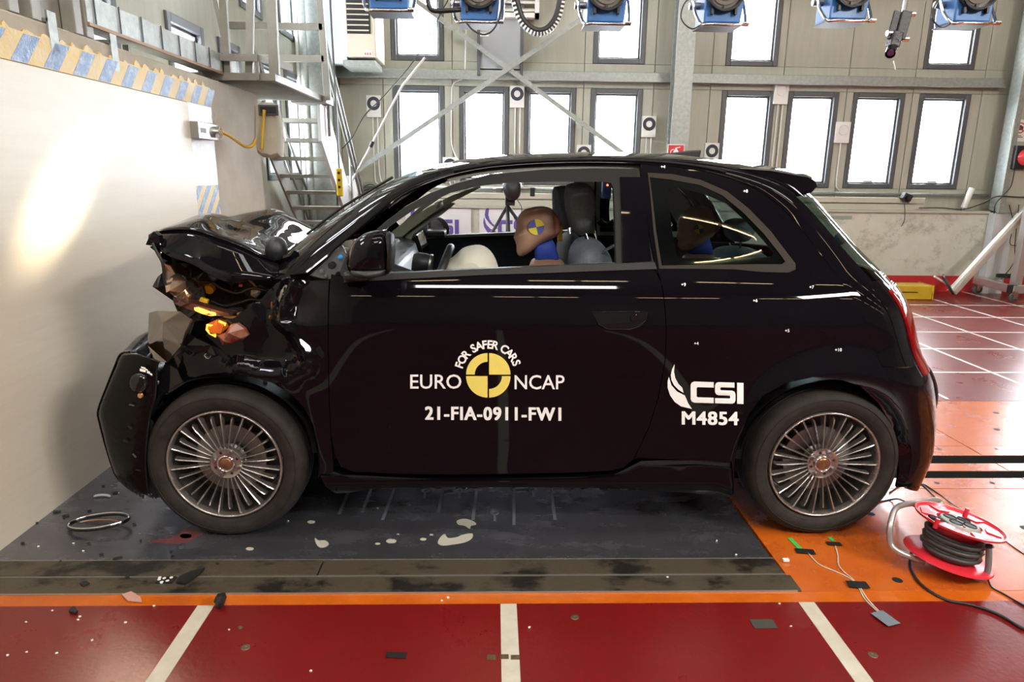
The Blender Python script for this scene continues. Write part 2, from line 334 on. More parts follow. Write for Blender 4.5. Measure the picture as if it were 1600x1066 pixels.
# --- walls
UPZ = 6.9
WLO = [(-1.22, -.60), (-.42, .18), (.37, .99), (1.17, 1.80), (2.77, 3.42), (3.585, 4.21), (4.39, 5.03), (5.21, 5.85), (6.98, 7.58), (7.72, 8.34), (8.5, 9.12), (9.3, 9.95)] + [(10.3 + .95 * k, 10.95 + .95 * k) for k in range(10)]
WUP = [(-1.22, -.60), (1.18, 1.80), (2.78, 3.41), (5.20, 5.83), (6.98, 7.58), (7.72, 8.34), (9.3, 9.95)] + [(10.3 + 1.9 * k, 10.95 + 1.9 * k) for k in range(5)]
ZL0, ZL1, ZU0, ZU1 = 1.27, 2.41, 2.69, 3.85
wb = obj('wall_back', G().bx(X0 - .3, X1, 8.76, 8.98, 0, ZL0).bx(X0 - .3, X1, 8.76, 8.98, ZL1, ZU0).bx(X0 - .3, X1, 8.76, 8.98, ZU1, UPZ), WPANEL, kind='structure')
def gapsx(ws, a, b):
    r = []; c = a
    for w in ws: r.append((c, w[0])); c = w[1]
    r.append((c, b)); return r
SEAMS = [-1.85, -1.33, -.50, .275, 1.08, 1.93, 2.62, 3.50, 4.30, 5.12, 5.98, 6.7, 7.45, 8.35, 9.3, 10.2]
def panels(za, zb, ws, wall, y=8.70, nm='wall_panel'):
    for a, b in gapsx(ws, X0, X1):
        cuts = [a] + [s for s in SEAMS if a + .05 < s < b - .05] + [b]
        for i in range(len(cuts) - 1):
            obj(nm, G().bx(cuts[i] + .004, cuts[i + 1] - .004, y, y + .055, za, zb), WPANEL, wall)
panels(ZL0, ZL1, WLO, wb); panels(ZU0, ZU1, WUP, wb)
panels(ZL1 + .004, ZU0 - .004, [], wb); panels(ZU1 + .004, UPZ, [], wb)
panels(1.0, ZL0 - .004, [], wb)
# backing inside the window rows
g = G()
for a, b in gapsx(WLO, X0 - .3, X1): g.bx(a, b, 8.76, 8.98, ZL0, ZL1)
for a, b in gapsx(WUP, X0 - .3, X1): g.bx(a, b, 8.76, 8.98, ZU0, ZU1)
obj('wall_core', g, WPANEL, wb)
wn = 0
PANE = glassmat('window_glass', (0.97, 0.98, 1.0))
def window(axis, a, b, z0, z1, c, handle=False):
    """frame of four rails + pane; axis 'y': wall facing -Y at Y=c; axis 'x': wall facing +X at X=c"""
    global wn; wn += 1
    def B(g, u0, u1, w0, w1, d0, d1):
        if axis == 'y': return g.bx(u0, u1, c + d0, c + d1, w0, w1)
        return g.bx(c - d1, c - d0, u0, u1, w0, w1)
    t = .060; g = G(); B(g, a, a + t, z0, z1, -.02, .12); B(g, b - t, b, z0, z1, -.02, .12); B(g, a + t, b - t, z0, z0 + t, -.02, .12); B(g, a + t, b - t, z1 - t, z1, -.02, .12)
    w = obj('window_%d' % wn, g, FRAMEM, kind='structure', bevel=.006)
    t2 = .045; t3 = t2 + .035; g = G()
    for (u0, u1, w0, w1) in ((a + t2, a + t3, z0 + t2, z1 - t2), (b - t3, b - t2, z0 + t2, z1 - t2), (a + t3, b - t3, z0 + t2, z0 + t3), (a + t3, b - t3, z1 - t3, z1 - t2)): B(g, u0, u1, w0, w1, .02, .08)
    obj('window_sash', g, FRAMEM, w, bevel=.004)
    obj('pane', B(G(), a + t3, b - t3, z0 + t3, z1 - t3, .045, .053), PANE, w)
    if handle: obj('window_handle', B(G(), (a + b) / 2 - .06, (a + b) / 2 + .06, z0 + t3 + .0, z0 + t3 + .02, .0, .02), GALV, w)
for i, (a, b) in enumerate(WLO): window('y', a, b, ZL0, ZL1, 8.71, i > 5)
for (a, b) in WUP: window('y', a, b, ZU0, ZU1, 8.71)
# left side wall behind the block
LW = -2.25
WLL = [(3.95, 4.45), (5.10, 5.72), (6.02, 6.5), (7.05, 7.62), (7.82, 8.45)]; WLU = [(1.2, 2.0), (3.3, 4.1), (5.1, 5.7), (6.6, 7.2), (7.75, 8.4)]
def gw(g, x0, x1, segs, z0, z1):
    for a, b in segs: g.bx(x0, x1, a, b, z0, z1)
g = G().bx(LW - .25, LW, Y0, 8.76, 0, 1.30).bx(LW - .25, LW, Y0, 8.76, 2.45, 2.80).bx(LW - .25, LW, Y0, 8.76, 3.9, UPZ)
gw(g, LW - .25, LW, gapsx(WLL, Y0, 8.76), 1.30, 2.45); gw(g, LW - .25, LW, gapsx(WLU, Y0, 8.76), 2.80, 3.9)
wl = obj('wall_left', g, WPANEL, kind='structure')
for (a, b) in WLL: window('x', a, b, 1.30, 2.45, LW)
for (a, b) in WLU: window('x', a, b, 2.80, 3.9, LW)
obj('cladding_sheet', G().bx(LW, LW + .02, 2.3, 3.88, 2.02, 2.78), GALV, wl)
DARKW = mat('dark_grey_wall', (0.16, 0.15, 0.14), 0.8)
obj('wall_right', G().bx(X1, X1 + .2, Y0, Y1 + .2, 0, UPZ), WPANEL, kind='structure')
obj('wall_front', G().bx(X0 - .25, X1 + .2, Y0 - .2, Y0, 0, UPZ), DARKW, kind='structure')
cl = obj('ceiling', G().bx(X0 - .3, X1 + .2, Y0 - .2, Y1 + .25, UPZ, UPZ + .15), DARKW, kind='structure')
# fluorescent battens hung over the hall (their light is what streaks along the paint)
BATTEN = mat('lit_fluorescent_tube', (1, 1, 1), 0.5, emit=(1.0, 0.72, 0.42), es=45.0)
for (yy, zz) in ((-3.6, 4.6), (-1.2, 5.2), (0.9, 6.1)):
    for k in range(11):
        x = -2.0 + k * 2.0 + (.4 if yy > -2 else 0)
        t = thing('batten_lamp', (x + .6, yy, zz), 'lit batten lamp under the roof, %s row, %s' % ('rear' if yy < -2 else 'middle' if yy < 0 else 'front', '%s from left wall' % ('first second third fourth fifth sixth seventh eighth ninth tenth eleventh'.split()[k])), 'lamp', 'batten lamps under the roof')
        obj('housing', G().bx(x, x + 1.2, yy - .06, yy + .06, zz + .03, zz + .09), GREYS, t); obj('tube', G().cyl((x + .02, yy, zz + .01), (x + .56, yy, zz + .01), .016, n=10), BATTEN, t); obj('tube', G().cyl((x + .64, yy, zz + .01), (x + 1.18, yy, zz + .01), .016, n=10), BATTEN, t)
        obj('suspension', G().cyl((x + .6, yy, zz + .08), (x + .6, yy, UPZ), .004, n=5), STEEL, t)
# low masonry upstand with ledge, red skirting
DADO = mat('dirty_white_masonry', (0.62, 0.62, 0.53), 0.7, col2=(0.56, 0.56, 0.46), nscale=5, bump=0.1, bscale=30); chips(DADO, (0.13, 0.12, 0.11), 3.0, 0.52, (1.3, 1, 1.6)); chips(DADO, (0.30, 0.28, 0.25), 40, 0.62, (1, 1, 3))
n_ = [n for n in DADO.node_tree.nodes if n.type == 'MAP_RANGE'][-2]; n_.inputs['From Max'].default_value = .80
LEDGE = mat('cream_painted_ledge', (0.50, 0.49, 0.40), 0.5)
tr = obj('trim_1', G().bx(X0, X1, 8.50, 8.72, 0, .985), DADO, kind='structure')
obj('ledge', G().bx(X0, X1, 8.46, 8.72, .985, 1.012), LEDGE, tr)
SKIRT = mat('red_skirting', (0.50, 0.025, 0.025), 0.4); chips(SKIRT, (0.55, 0.42, 0.36), 4, 0.66)
obj('baseboard_back', G().bx(X0, X1, 8.485, 8.499, 0, .20), SKIRT, kind='structure')
obj('trim_2', G().bx(X0, 6.17, 8.60, 8.70, 2.48, 2.585), GALV, kind='structure', bevel=.006)   # girder
obj('girder_flange', G().bx(X0, 6.17, 8.56, 8.60, 2.475, 2.495), GALV, bpy.data.objects['trim_2'])
# galvanised columns
def hcol(name, x0, x1, y, label):
    t = thing(name, ((x0 + x1) / 2, y + .09, 0), label, 'column')
    obj('flange', G().bx(x0, x1, y, y + .015, 0, UPZ), GALV, t); obj('flange', G().bx(x0, x1, y + .165, y + .18, 0, UPZ), GALV, t)
    obj('web', G().bx((x0 + x1) / 2 - .006, (x0 + x1) / 2 + .006, y + .015, y + .165, 0, UPZ), GALV, t)
    obj('base_plate', G().bx(x0 - .04, x1 + .04, y - .01, y + .19, 0, .02), GALV, t); return t
hcol('steel_column', 2.07, 2.28, 8.28, 'galvanised steel column between the window groups of back wall')
hcol('steel_column', -2.12, -1.86, 8.3, 'galvanised steel column in the back left corner behind the stairs')
t = thing('corner_column', (6.5, 8.4, 0), 'wide beige column with grey edge at right end of back wall', 'column')
obj('column_face', G().bx(6.24, 6.9, 8.34, 8.50, 1.0, UPZ), WPANEL, t); obj('column_edge', G().bx(6.17, 6.24, 8.32, 8.50, 1.0, UPZ), GALV, t)
obj('column_foot', G().bx(6.17, 6.42, 8.36, 8.484, 0, 1.02), mat('white_column_paint', (0.62, 0.65, 0.66), 0.5), t)
# diagonal flat bars of the wind bracing
t = thing('cross_brace', (0, 8.5, 1.3), 'crossed flat steel bars bracing the back wall over windows', 'brace')
obj('brace_bar', G().bar(aY(600, -36, 8.52), aY(978, 243, 8.52), .055, .012, up=(0, 1, 0)), GALV, t)
obj('brace_bar', G().bar(aY(985, -22, 8.50), aY(538, 280, 8.50), .055, .012, up=(0, 1, 0)), GALV, t)
# grey infill panel below a louvre
t = thing('wall_duct', (0, 8.6, 2.6), 'flat grey duct panel between dark rails under the louvre', 'duct')
a = aY(748, 118, 8.62); b = aY(816, 20, 8.62)
obj('duct_face', G().bx(a.x, b.x, 8.60, 8.69, 2.60, 4.2), mat('blue_grey_panel', (0.36, 0.38, 0.39), 0.5), t)
for x in (a.x, b.x): obj('rail', G().bx(x - .018, x + .018, 8.58, 8.62, 2.52, 4.2), FRAMEM, t)
t = thing('louvre', (.3, 8.6, 3.15), 'white framed ventilation louvre high on the back wall', 'vent')
a = aY(778, 28, 8.55); b = aY(842, 28, 8.55); WPL = mat('white_plastic', (0.78, 0.78, 0.75), 0.45)
obj('louvre_frame', G().bx(a.x, b.x, 8.5, 8.6, a.z, a.z + .05).bx(b.x - .05, b.x, 8.5, 8.6, a.z, 3.9).bx(a.x, a.x + .04, 8.5, 8.6, a.z, 3.9).bx(a.x, b.x, 8.5, 8.6, 3.85, 3.9), WPL, t)
for k in range(8): obj('slat', G().box(((a.x + b.x) / 2, 8.55, a.z + .09 + k * .085), (b.x - a.x - .06, .05, .022), Matrix.Rotation(radians(25), 3, 'X')), WPL, t)
# ---------------- target plates with conduits
RINGK = mat('dark_blue_ring_print', (0.03, 0.035, 0.05), 0.6)
plates = [(584, 166, 1, 'white target plate with black ring left of the leftmost window'), (808, 151, 1, 'white target plate with black ring high between middle windows'), (1014, 198, 1, 'white target plate with black ring just left of the column'),
          (1112, 240, 1, 'white target plate with black ring low to the right of the column'), (1221, 146, 0, 'white plate with plain white disc high between right windows'), (1317, 207, 0, 'white plate with plain white disc and single conduit'),
          (912, 243, 1, 'white target plate half hidden behind the car roof middle'), (703, 262, 1, 'white target plate half hidden behind the windscreen edge')]
for (px, py, ring, lb) in plates:
    p = aY(px, py, 8.66); x, z = p.x, p.z; t = thing('target_plate', (x, 8.67, z - .12), lb, 'target plate')
    obj('plate', G().bx(x - .087, x + .087, 8.655, 8.70, z - .125, z + .125), WPL, t, bevel=.004)
    fn = lambda u, v: Vector((u, 8.652, v))
    if ring: obj('ring', disc(fn, x, z + .03, .078, r0=.038, n=28), RINGK, t)
    else: obj('ring', G().lathe([(.055, 0), (.055, -.012), (.062, -.012), (.062, 0)], (x, 8.655, z + .03), (0, 1, 0), 24), WPL, t)
    obj('dot', disc(lambda u, v: Vector((u, 8.651, v)), x, z + .03, .036, n=20), WPL, t)
    n = 1 if (px == 1317) else 2
    for k in range(n):
        xx = x + (-.02 + .06 * k if n == 2 else .0); obj('conduit', G().tube(crm([(xx, 8.68, z - .12), (xx, 8.68, 1.36), (xx + (.02 if px != 584 or k == 0 else .10), 8.68, 1.27), (xx + .05 + (.25 if px == 584 and k else 0), 8.68, 1.245)], 4), .009, 8), WPL, t)
tg = G().tube(crm([aY(728, -10, 8.66), aY(728, 50, 8.66), aY(727, 105, 8.66), aY(724, 122, 8.66), aY(708, 132, 8.66), aY(706, 160, 8.66), aY(706, 225, 8.66), aY(718, 255, 8.66), aY(718, 275, 8.66)], 4), .009, 8)
obj('conduit_pipe', tg, WPL, None, True, label='thin white conduit jogging down the wall left of second window', cat='pipe')
obj('conduit_pipe', G().tube([aY(1077, -10, 8.4), aY(1072, 130, 8.4), aY(1068, 250, 8.4), (2.33, 8.4, 1.02)], .008, 8), GALV, None, True, label='thin grey conduit running down beside the steel column', cat='pipe')
# ledge clutter
obj('handrail_pipe', G().cyl((-1.7, 8.60, 1.225), (6.2, 8.60, 1.20), .018, n=12), GALV, None, True, label='long galvanised pipe running along wall below the windows', cat='pipe')
t = thing('cable_duct', (2, 8.5, 1.04), 'cream slotted cable duct lying along the ledge', 'duct')
for (z0, z1) in ((1.012, 1.085), (1.10, 1.165)): obj('duct_section', G().bx(-1.0, 5.35, 8.50, 8.58, z0, z1), LEDGE, t, bevel=.004)
obj('metal_strip', G().bx(3.7, 4.45, 8.49, 8.50, .90, .94), mat('green_grey_strip', (0.30, 0.36, 0.30), 0.5), None, label='short green grey strip fixed under the ledge behind the car', cat='strip')
p = aY(1523, 305, 8.45)
t = thing('white_cylinder', (p.x, 8.48, 1.02), 'slanting white cylinder lamp standing on the ledge near corner', 'lamp')
obj('tube', G().cyl((p.x - .04, 8.56, 1.05), (p.x + .03, 8.56, 1.29), .035, n=20), WPL, t, 'auto'); obj('foot', G().cyl((p.x - .05, 8.56, 1.012), (p.x - .04, 8.56, 1.05), .025, n=16), STEEL, t, 'auto')
p = aY(1417, 308, 8.45)
t = thing('ledge_camera', (p.x, 8.46, 1.16), 'small black camera clamped on the ledge with hanging cable', 'camera')
obj('body', G().box((p.x, 8.46, p.z), (.11, .08, .08), Matrix.Rotation(.4, 3, 'Y')), BLKP, t, bevel=.006); obj('lens', G().cyl((p.x - .03, 8.40, p.z - .01), (p.x - .03, 8.46, p.z - .01), .025, n=16), GLOSSK, t, 'auto')
obj('clamp', G().bx(p.x - .02, p.x + .05, 8.47, 8.50, 1.10, p.z), STEEL, t); obj('cable', G().tube(crm([aY(1413, 318, 8.44), aY(1414, 330, 8.44), aY(1413, 345, 8.44), aY(1408, 354, 8.44)], 4), .004, 6), BLKP, t)
CABLE = mat('black_cable', (0.02, 0.02, 0.02), 0.4)
obj('ledge_cable', G().tube(crm([aY(1436, 325, 8.44), aY(1470, 325, 8.44), aY(1505, 327, 8.44), aY(1535, 318, 8.40), aY(1558, 307, 8.32), aY(1590, 308, 8.30), aY(1620, 308, 8.3)], 5), .007, 6), CABLE, None, True, label='black cable lying along the ledge up to the corner column', cat='cable')
obj('wall_cable', G().tube(crm([aY(1586, 262, 8.28), aY(1580, 290, 8.28), aY(1567, 306, 8.30), aY(1556, 318, 8.30), aY(1553, 334, 8.30)], 5), .006, 6), CABLE, None, True, label='black cable hanging from the red signal lamp', cat='cable')
# signs
t = thing('fire_sign', (2.15, 8.25, 1.6), 'red square fire extinguisher sign on steel column', 'sign')
p = aY(1056, 238, 8.26); SR = mat('sign_red', (0.60, 0.02, 0.03), 0.5)
obj('plate', G().box((p.x, 8.268, p.z - .02), (.2, .008, .22)), WPL, t); obj('panel', G().box((p.x, 8.262, p.z - .02), (.18, .006, .20)), SR, t)
fx = lambda u, v: Vector((p.x + u, 8.2585, p.z - .02 + v))
g = G().add([fx(-.03, -.09), fx(.03, -.09), fx(.03, .03), fx(.015, .05), fx(-.015, .05), fx(-.03, .03)], [(0, 1, 2, 3, 4, 5)]).add([fx(-.012, .05), fx(.012, .05), fx(.012, .07), fx(-.012, .07)], [(0, 1, 2, 3)])
disc(lambda u, v: fx(u, v), -.03, .02, .036, pi * .45, pi * 1.2, .028, 12, g); g.add([fx(.0, .062), fx(.05, .075), fx(.05, .083), fx(-.0, .075)], [(0, 1, 2, 3)])
obj('extinguisher_icon', g, WHITEP, t)
p = aY(1591, 204, 8.33); t = thing('no_camera_sign', (p.x, 8.33, p.z - .12), 'white sign with crossed out camera in red ring on column', 'sign')
obj('plate', G().box((p.x + .02, 8.336, p.z), (.19, .008, .25)), WPL, t); fx = lambda u, v: Vector((p.x + .02 + u, 8.3305, p.z + .03 + v))
g = disc(fx, 0, 0, .062, r0=.05, n=28); obj('red_ring', g, SR, t)
g = G().add([fx(-.036, -.026), fx(.036, -.026), fx(.036, .018), fx(.018, .018), fx(.012, .03), fx(-.012, .03), fx(-.018, .018), fx(-.036, .018)], [range(8)]); obj('camera_icon', g, RINGK, t)
g = G().add([Vector((0, -.0005, 0)) + fx(-.045, .035), Vector((0, -.0005, 0)) + fx(-.037, .043), Vector((0, -.0005, 0)) + fx(.045, -.035), Vector((0, -.0005, 0)) + fx(.037, -.043)], [(0, 1, 2, 3)]); obj('slash', g, SR, t)
obj('caption_line', G().add([fx(-.03, -.093), fx(.03, -.093), fx(.03, -.085), fx(-.03, -.085)], [(0, 1, 2, 3)]).add([fx(-.05, -.110), fx(.05, -.110), fx(.05, -.102), fx(-.05, -.102)], [(0, 1, 2, 3)]), RINGK, t)
p = aY(1596, 246, 8.30); t = thing('signal_lamp', (p.x, 8.3, p.z - .12), 'red round signal lamp in black box on right column', 'lamp')
obj('box', G().box((p.x, 8.30, p.z), (.2, .07, .27)), BLKP, t, bevel=.008); obj('lens', G().lathe([(0, -.05), (.05, -.045), (.085, -.02), (.095, 0)], (p.x + .02, 8.262, p.z), (0, 1, 0), 28), mat('red_lens', (0.75, 0.05, 0.06), 0.15), t, True)
# AC unit and neighbour duct
t = thing('heater_unit', (-1.45, 8.1, 2.6), 'beige box heater with black grille hung high in left corner', 'heater')
a = aY(541, 88, 7.9); b = aY(588, 92, 7.9); BEI = mat('beige_sheet_metal', (0.60, 0.55, 0.44), 0.45)
obj('case', G().bx(a.x, b.x, 7.9, 8.5, a.z, 3.7), BEI, t, bevel=.01); c1 = aY(541, 52, 7.89); c2 = aY(577, 0, 7.89)
obj('grille_opening', G().bx(c1.x + .01, c2.x, 7.89, 7.905, c1.z, 3.6), BLKP, t)
for k in range(12): obj('slat', G().box(((c1.x + c2.x) / 2, 7.885, c1.z + .03 + k * .052), (c2.x - c1.x - .03, .016, .012)), BEI, t)
obj('bracket', G().bx(a.x - .05, b.x - .02, 7.95, 8.4, a.z - .09, a.z - .03), GALV, t); obj('side_panel', G().bx(a.x - .27, a.x - .01, 8.0, 8.5, a.z - .02, 3.7), mat('pale_blue_sheet', (0.62, 0.70, 0.74), 0.4), t)
q = aY(577, 84, 7.895); obj('warning_label', G().bx(q.x - .055, q.x + .03, 7.893, 7.9, q.z - .02, q.z + .03), WPL, t)
for k in range(3): obj('warning_triangle', G().add([(q.x - .052 + k * .026, 7.8925, q.z - .012), (q.x - .03 + k * .026, 7.8925, q.z - .012), (q.x - .041 + k * .026, 7.8925, q.z + .02)], [(0, 1, 2)]), SR, t)
# CSI banners on the upstand
fb = lambda u, v: Vector((u, 8.478, v)); BAN = mat('white_banner', (0.80, 0.80, 0.80), 0.5)
bw = .80
for k, (xr, lb) in enumerate(((None, 'white banner with purple lab logo left, seen through the car'), (None, 'white banner with purple lab logo behind tripod legs'))):
    e = aY(736, 350, 8.478).x if k == 0 else aY(749, 350, 8.478).x + bw
    xa = e - bw; t = thing('banner', (xa + bw / 2, 8.48, .3), lb, 'banner'); obj('sheet', G().bx(xa, e, 8.480, 8.484, .30, .975), BAN, t)
    obj('footer_band', G().bx(xa, e, 8.4785, 8.480, .30, .525), PURPLE, t)
    ls = aY(755, 350, 8.478).x - (aY(749, 350, 8.478).x); lx = xa + ls; lw = aY(832, 350, 8.478).x - aY(755, 350, 8.478).x
    zc = aY(780, 368, 8.478).z; zt = aY(780, 344, 8.478).z; lh = (zt - zc) / .50
    g = logo(lambda u, v: Vector((u, 8.4775, v)), lx, zc - .04 * lh, lw, lh, None); obj('logo', g, PURPLE, t)
    obj('lettering', textfit('toward', lambda u, v: Vector((u, 8.4775, v)), xa + .13, xa + .33, .445, .505, .01), TEAL, t)
    obj('lettering', textfit('excellence', lambda u, v: Vector((u, 8.4775, v)), xa + .36, xa + .68, .445, .505, .01), WHITEP, t)
# blue skip standing outside the leftmost window
obj('blue_container', G().bx(-3.6, -1.65, 13.0, 15.0, 0, 2.3), mat('blue_container_paint', (0.05, 0.26, 0.40), 0.5), None, label='blue container standing outdoors behind leftmost window', cat='container', bevel=.03)
obj('outdoor_yard', G().bx(-12, 20, 9.0, 30, -.3, -.05), mat('pale_concrete', (0.5, 0.5, 0.48), 0.8), kind='structure')

# ================================================================== BARRIER
CONC = mat('beige_concrete', (0.40, 0.35, 0.26), 0.75, col2=(0.34, 0.29, 0.22), nscale=3, bump=0.15, bscale=25)
PLY = mat('pale_plywood', (0.60, 0.54, 0.43), 0.42, col2=(0.55, 0.49, 0.39), nscale=3.0, stretch=(1, .6, 9), bump=0.04, bscale=30, lo=.3, hi=.75); chips(PLY, (0.42, 0.36, 0.27), 6, 0.72, (1, 1, 6))
BX = -1.84
t = thing('crash_barrier', (-2.03, 3.1, 0), 'beige concrete crash barrier block faced with pale plywood, left', 'barrier')
obj('block', G().bx(LW + .005, BX - .02, .3, 5.72, 0, 1.98), CONC, t, bevel=.01)
obj('plywood_facing', G().bx(BX - .019, BX, .3, 4.38, -.01, 1.79), PLY, t, bevel=.003)
YP = mat('yellow_hazard_paint', (0.58, 0.39, 0.09), 0.5, col2=(0.55, 0.43, 0.22), nscale=10, bump=0.3, bscale=60); chips(YP, (0.30, 0.20, 0.07), 12, 0.66)
BP = mat('blue_hazard_paint', (0.12, 0.20, 0.36), 0.45, col2=(0.30, 0.38, 0.48), nscale=30, lo=.45, hi=.7, bump=0.4, bscale=70)
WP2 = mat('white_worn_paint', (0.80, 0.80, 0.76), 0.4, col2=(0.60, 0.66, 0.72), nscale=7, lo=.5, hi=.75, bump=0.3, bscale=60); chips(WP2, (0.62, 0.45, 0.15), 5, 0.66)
def zt_(y): return 1.905 + (4.75 - y) * 0.0 + .02
obj('yellow_band', G().bx(BX - .019, BX - .012, .3, 4.765, 1.795, 1.915), YP, t)
for k in range(-12, 10):
    ya = 2.845 + k * .200
    P = [(BX - .012, ya, 1.797), (BX - .012, ya + .10, 1.797), (BX - .012, ya + .20, 1.908), (BX - .012, ya + .10, 1.908)]
    if ya < .3: continue
    obj('blue_stripe', G().prism(P, (.001, 0, 0)), BP, t)
g = G()
for k in range(26):   # flaking upper edge of the band
    y = 2.0 + k * .105 + random.uniform(-.02, .02); w = random.uniform(.04, .09); h = random.uniform(.015, .035)
    g.prism([(BX - .0195, y, 1.91), (BX - .0195, y + w, 1.91), (BX - .0195, y + w * .8, 1.91 + h * .6), (BX - .0195, y + w * .4, 1.91 + h), (BX - .0195, y + w * .15, 1.91 + h * .7)], (.006, 0, 0))
obj('paint_flakes', g, YP, t, kind='stuff')
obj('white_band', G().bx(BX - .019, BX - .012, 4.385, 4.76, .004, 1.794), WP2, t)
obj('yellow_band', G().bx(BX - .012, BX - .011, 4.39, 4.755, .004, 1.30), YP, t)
for k in range(0, 11):
    z = .02 + k * .13; P = [(4.39, z), (4.755, z + .34), (4.755, z + .40), (4.39, z + .06)]
    Q = []
    for i in range(4):
        p, q = P[i], P[(i + 1) % 4]
        if p[1] <= 1.30: Q.append(p)
        if (p[1] <= 1.30) != (q[1] <= 1.30): k2 = (1.30 - p[1]) / (q[1] - p[1]); Q.append((p[0] + (q[0] - p[0]) * k2, 1.30))
    if len(Q) > 2: obj('blue_stripe', G().prism([(BX - .0109, a, b) for a, b in Q], (.001, 0, 0)), BP, t)
# device on the barrier with yellow hose to the covered reel
t = thing('contact_switch_box', (BX, 4.45, 1.6), 'small grey metal box with black slot on the striped edge', 'box')
a = aX(296, 190, BX); b = aX(330, 214, BX); zc = (a.z + b.z) / 2 - .01
obj('case', G().bx(BX - .012, BX + .05, a.y, b.y, zc - .05, zc + .05), mat('worn_aluminium', (0.42, 0.41, 0.40), 0.35, .8), t, bevel=.004)
obj('slot', G().bx(BX + .049, BX + .052, a.y + .03, a.y + .11, zc - .015, zc + .015), BLKP, t)
obj('connector', G().cyl((BX + .04, b.y - .06, zc), (BX + .085, b.y - .06, zc), .035, n=20), CHROME, t, 'auto'); obj('wire_loop', G().tube([(BX + .05, b.y - .06 + .025 * cos(k * .52), zc + .09 + .03 * sin(k * .52)) for k in range(12)], .002, 5, True), STEEL, t)
YH = mat('yellow_brown_hose', (0.55, 0.33, 0.03), 0.3)
hose = [aX(331, 204, -1.80), aX(345, 206, -1.79), aX(358, 212, -1.77), aX(372, 222, -1.75), (aY(384, 229, 5.0)), aY(394, 228, 5.05), aY(401, 216, 5.1), aY(403, 205, 5.15)]
obj('yellow_hose', G().tube(crm(hose, 5), .011, 10), YH, None, True, label='yellow brown hose sagging from grey box to covered reel', cat='hose')
t = thing('covered_hose_reel', (-1.72, 5.2, 1.35), 'hose reel under a beige fabric cover hung below platform', 'hose reel')
COVER = mat('beige_cover_fabric', (0.40, 0.36, 0.28), 0.85, bump=0.3, bscale=25)
tp = [aY(x, y, 5.15) for x, y in ((401, 164), (410, 160), (425, 160), (434, 164), (437, 178), (440, 195), (442, 215), (441, 245), (434, 246), (428, 249), (420, 246), (413, 246), (405, 240), (401, 215))]
obj('cover', G().inflate(tp, .075, n=8, e=.18), COVER, t, 'auto')
q = aY(419, 172, 5.06); obj('window_slot', G().box((q.x, 5.068, q.z), (.14, .012, .07)), FRAMEM, t, bevel=.004); obj('dark_opening', G().box((q.x, 5.061, q.z), (.11, .006, .045)), BLKP, t)
obj('hose', G().tube(crm([aY(413, 172, 5.05), aY(411, 200, 5.04), aY(410, 222, 5.04), aY(409, 234, 5.04)], 4), .011, 10), YH, t, True)
q = aY(438, 205, 5.2); obj('reel_disc', G().inflate([aY(x, y, 5.25) for x, y in ((432, 180), (438, 184), (443, 205), (443, 222), (440, 226), (434, 205))], .09, n=6, e=.4), BLKP, t, True)
# guard posts, strap clamps, cable tray on top of the block
t = thing('guard_rail', (BX - .05, 3.0, 1.98), 'grey steel guard rail posts along top of crash barrier', 'railing')
for (px, py) in ((10, 12), (48, 38), (116, 62), (135, 80)):
    p = aX(px, py, BX - .05); obj('post', G().bx(BX - .08, BX - .02, p.y - .03, p.y + .03, 1.98, 3.1), GREYS, t, bevel=.004)
obj('rail', G().bx(BX - .075, BX - .025, 2.5, 3.5, 3.0, 3.05), GREYS, t); obj('toe_rail', G().bx(BX - .12, BX - .085, 2.4, 3.5, 1.985, 2.12), GREYS, t)
for (px, py, lb) in ((88, 50, 'grey strap clamp over barrier edge, left one'), (184, 88, 'grey strap clamp over barrier edge, right one under tray')):
    p = aX(px, py, BX); t = thing('strap_clamp', (BX, p.y, 1.83), lb, 'clamp'); obj('strap', G().bx(BX - .019, BX - .011, p.y - .03, p.y + .03, 1.86, 2.03), GALV, t); obj('hook', G().bx(BX - .1, BX - .011, p.y - .03, p.y + .03, 1.985, 2.0), GALV, t)
t = thing('cable_tray', (BX - .06, 4.3, 2.03), 'galvanised cable tray with wire ties running over the barrier', 'tray')
ta = aX(142, 30, BX).y; TZ = 2.05
obj('tray', G().bx(BX - .02, BX - .016, ta, 5.3, TZ, TZ + .115).bx(BX - .16, BX - .016, ta, 5.3, TZ - .004, TZ).bx(BX - .16, BX - .156, ta, 5.3, TZ, TZ + .10), GALV, t)
obj('lip', G().bx(BX - .022, BX - .008, ta, 5.3, TZ - .02, TZ - .004), mat('rusty_steel', (0.30, 0.18, 0.10), 0.6), t)
for k in range(8):
    y = ta + .06 + k * .22; obj('wire_tie', G().bx(BX - .013, BX - .009, y, y + .008, TZ - .005, TZ + .12), BLKP, t)
obj('support', G().bar((BX - .1, ta + .5, 1.98), (BX - .1, ta + .5, TZ - .02), .03), GALV, t); obj('support', G().bar((BX - .1, 5.1, 1.98), (BX - .1, 5.1, TZ - .02), .03), GALV, t)

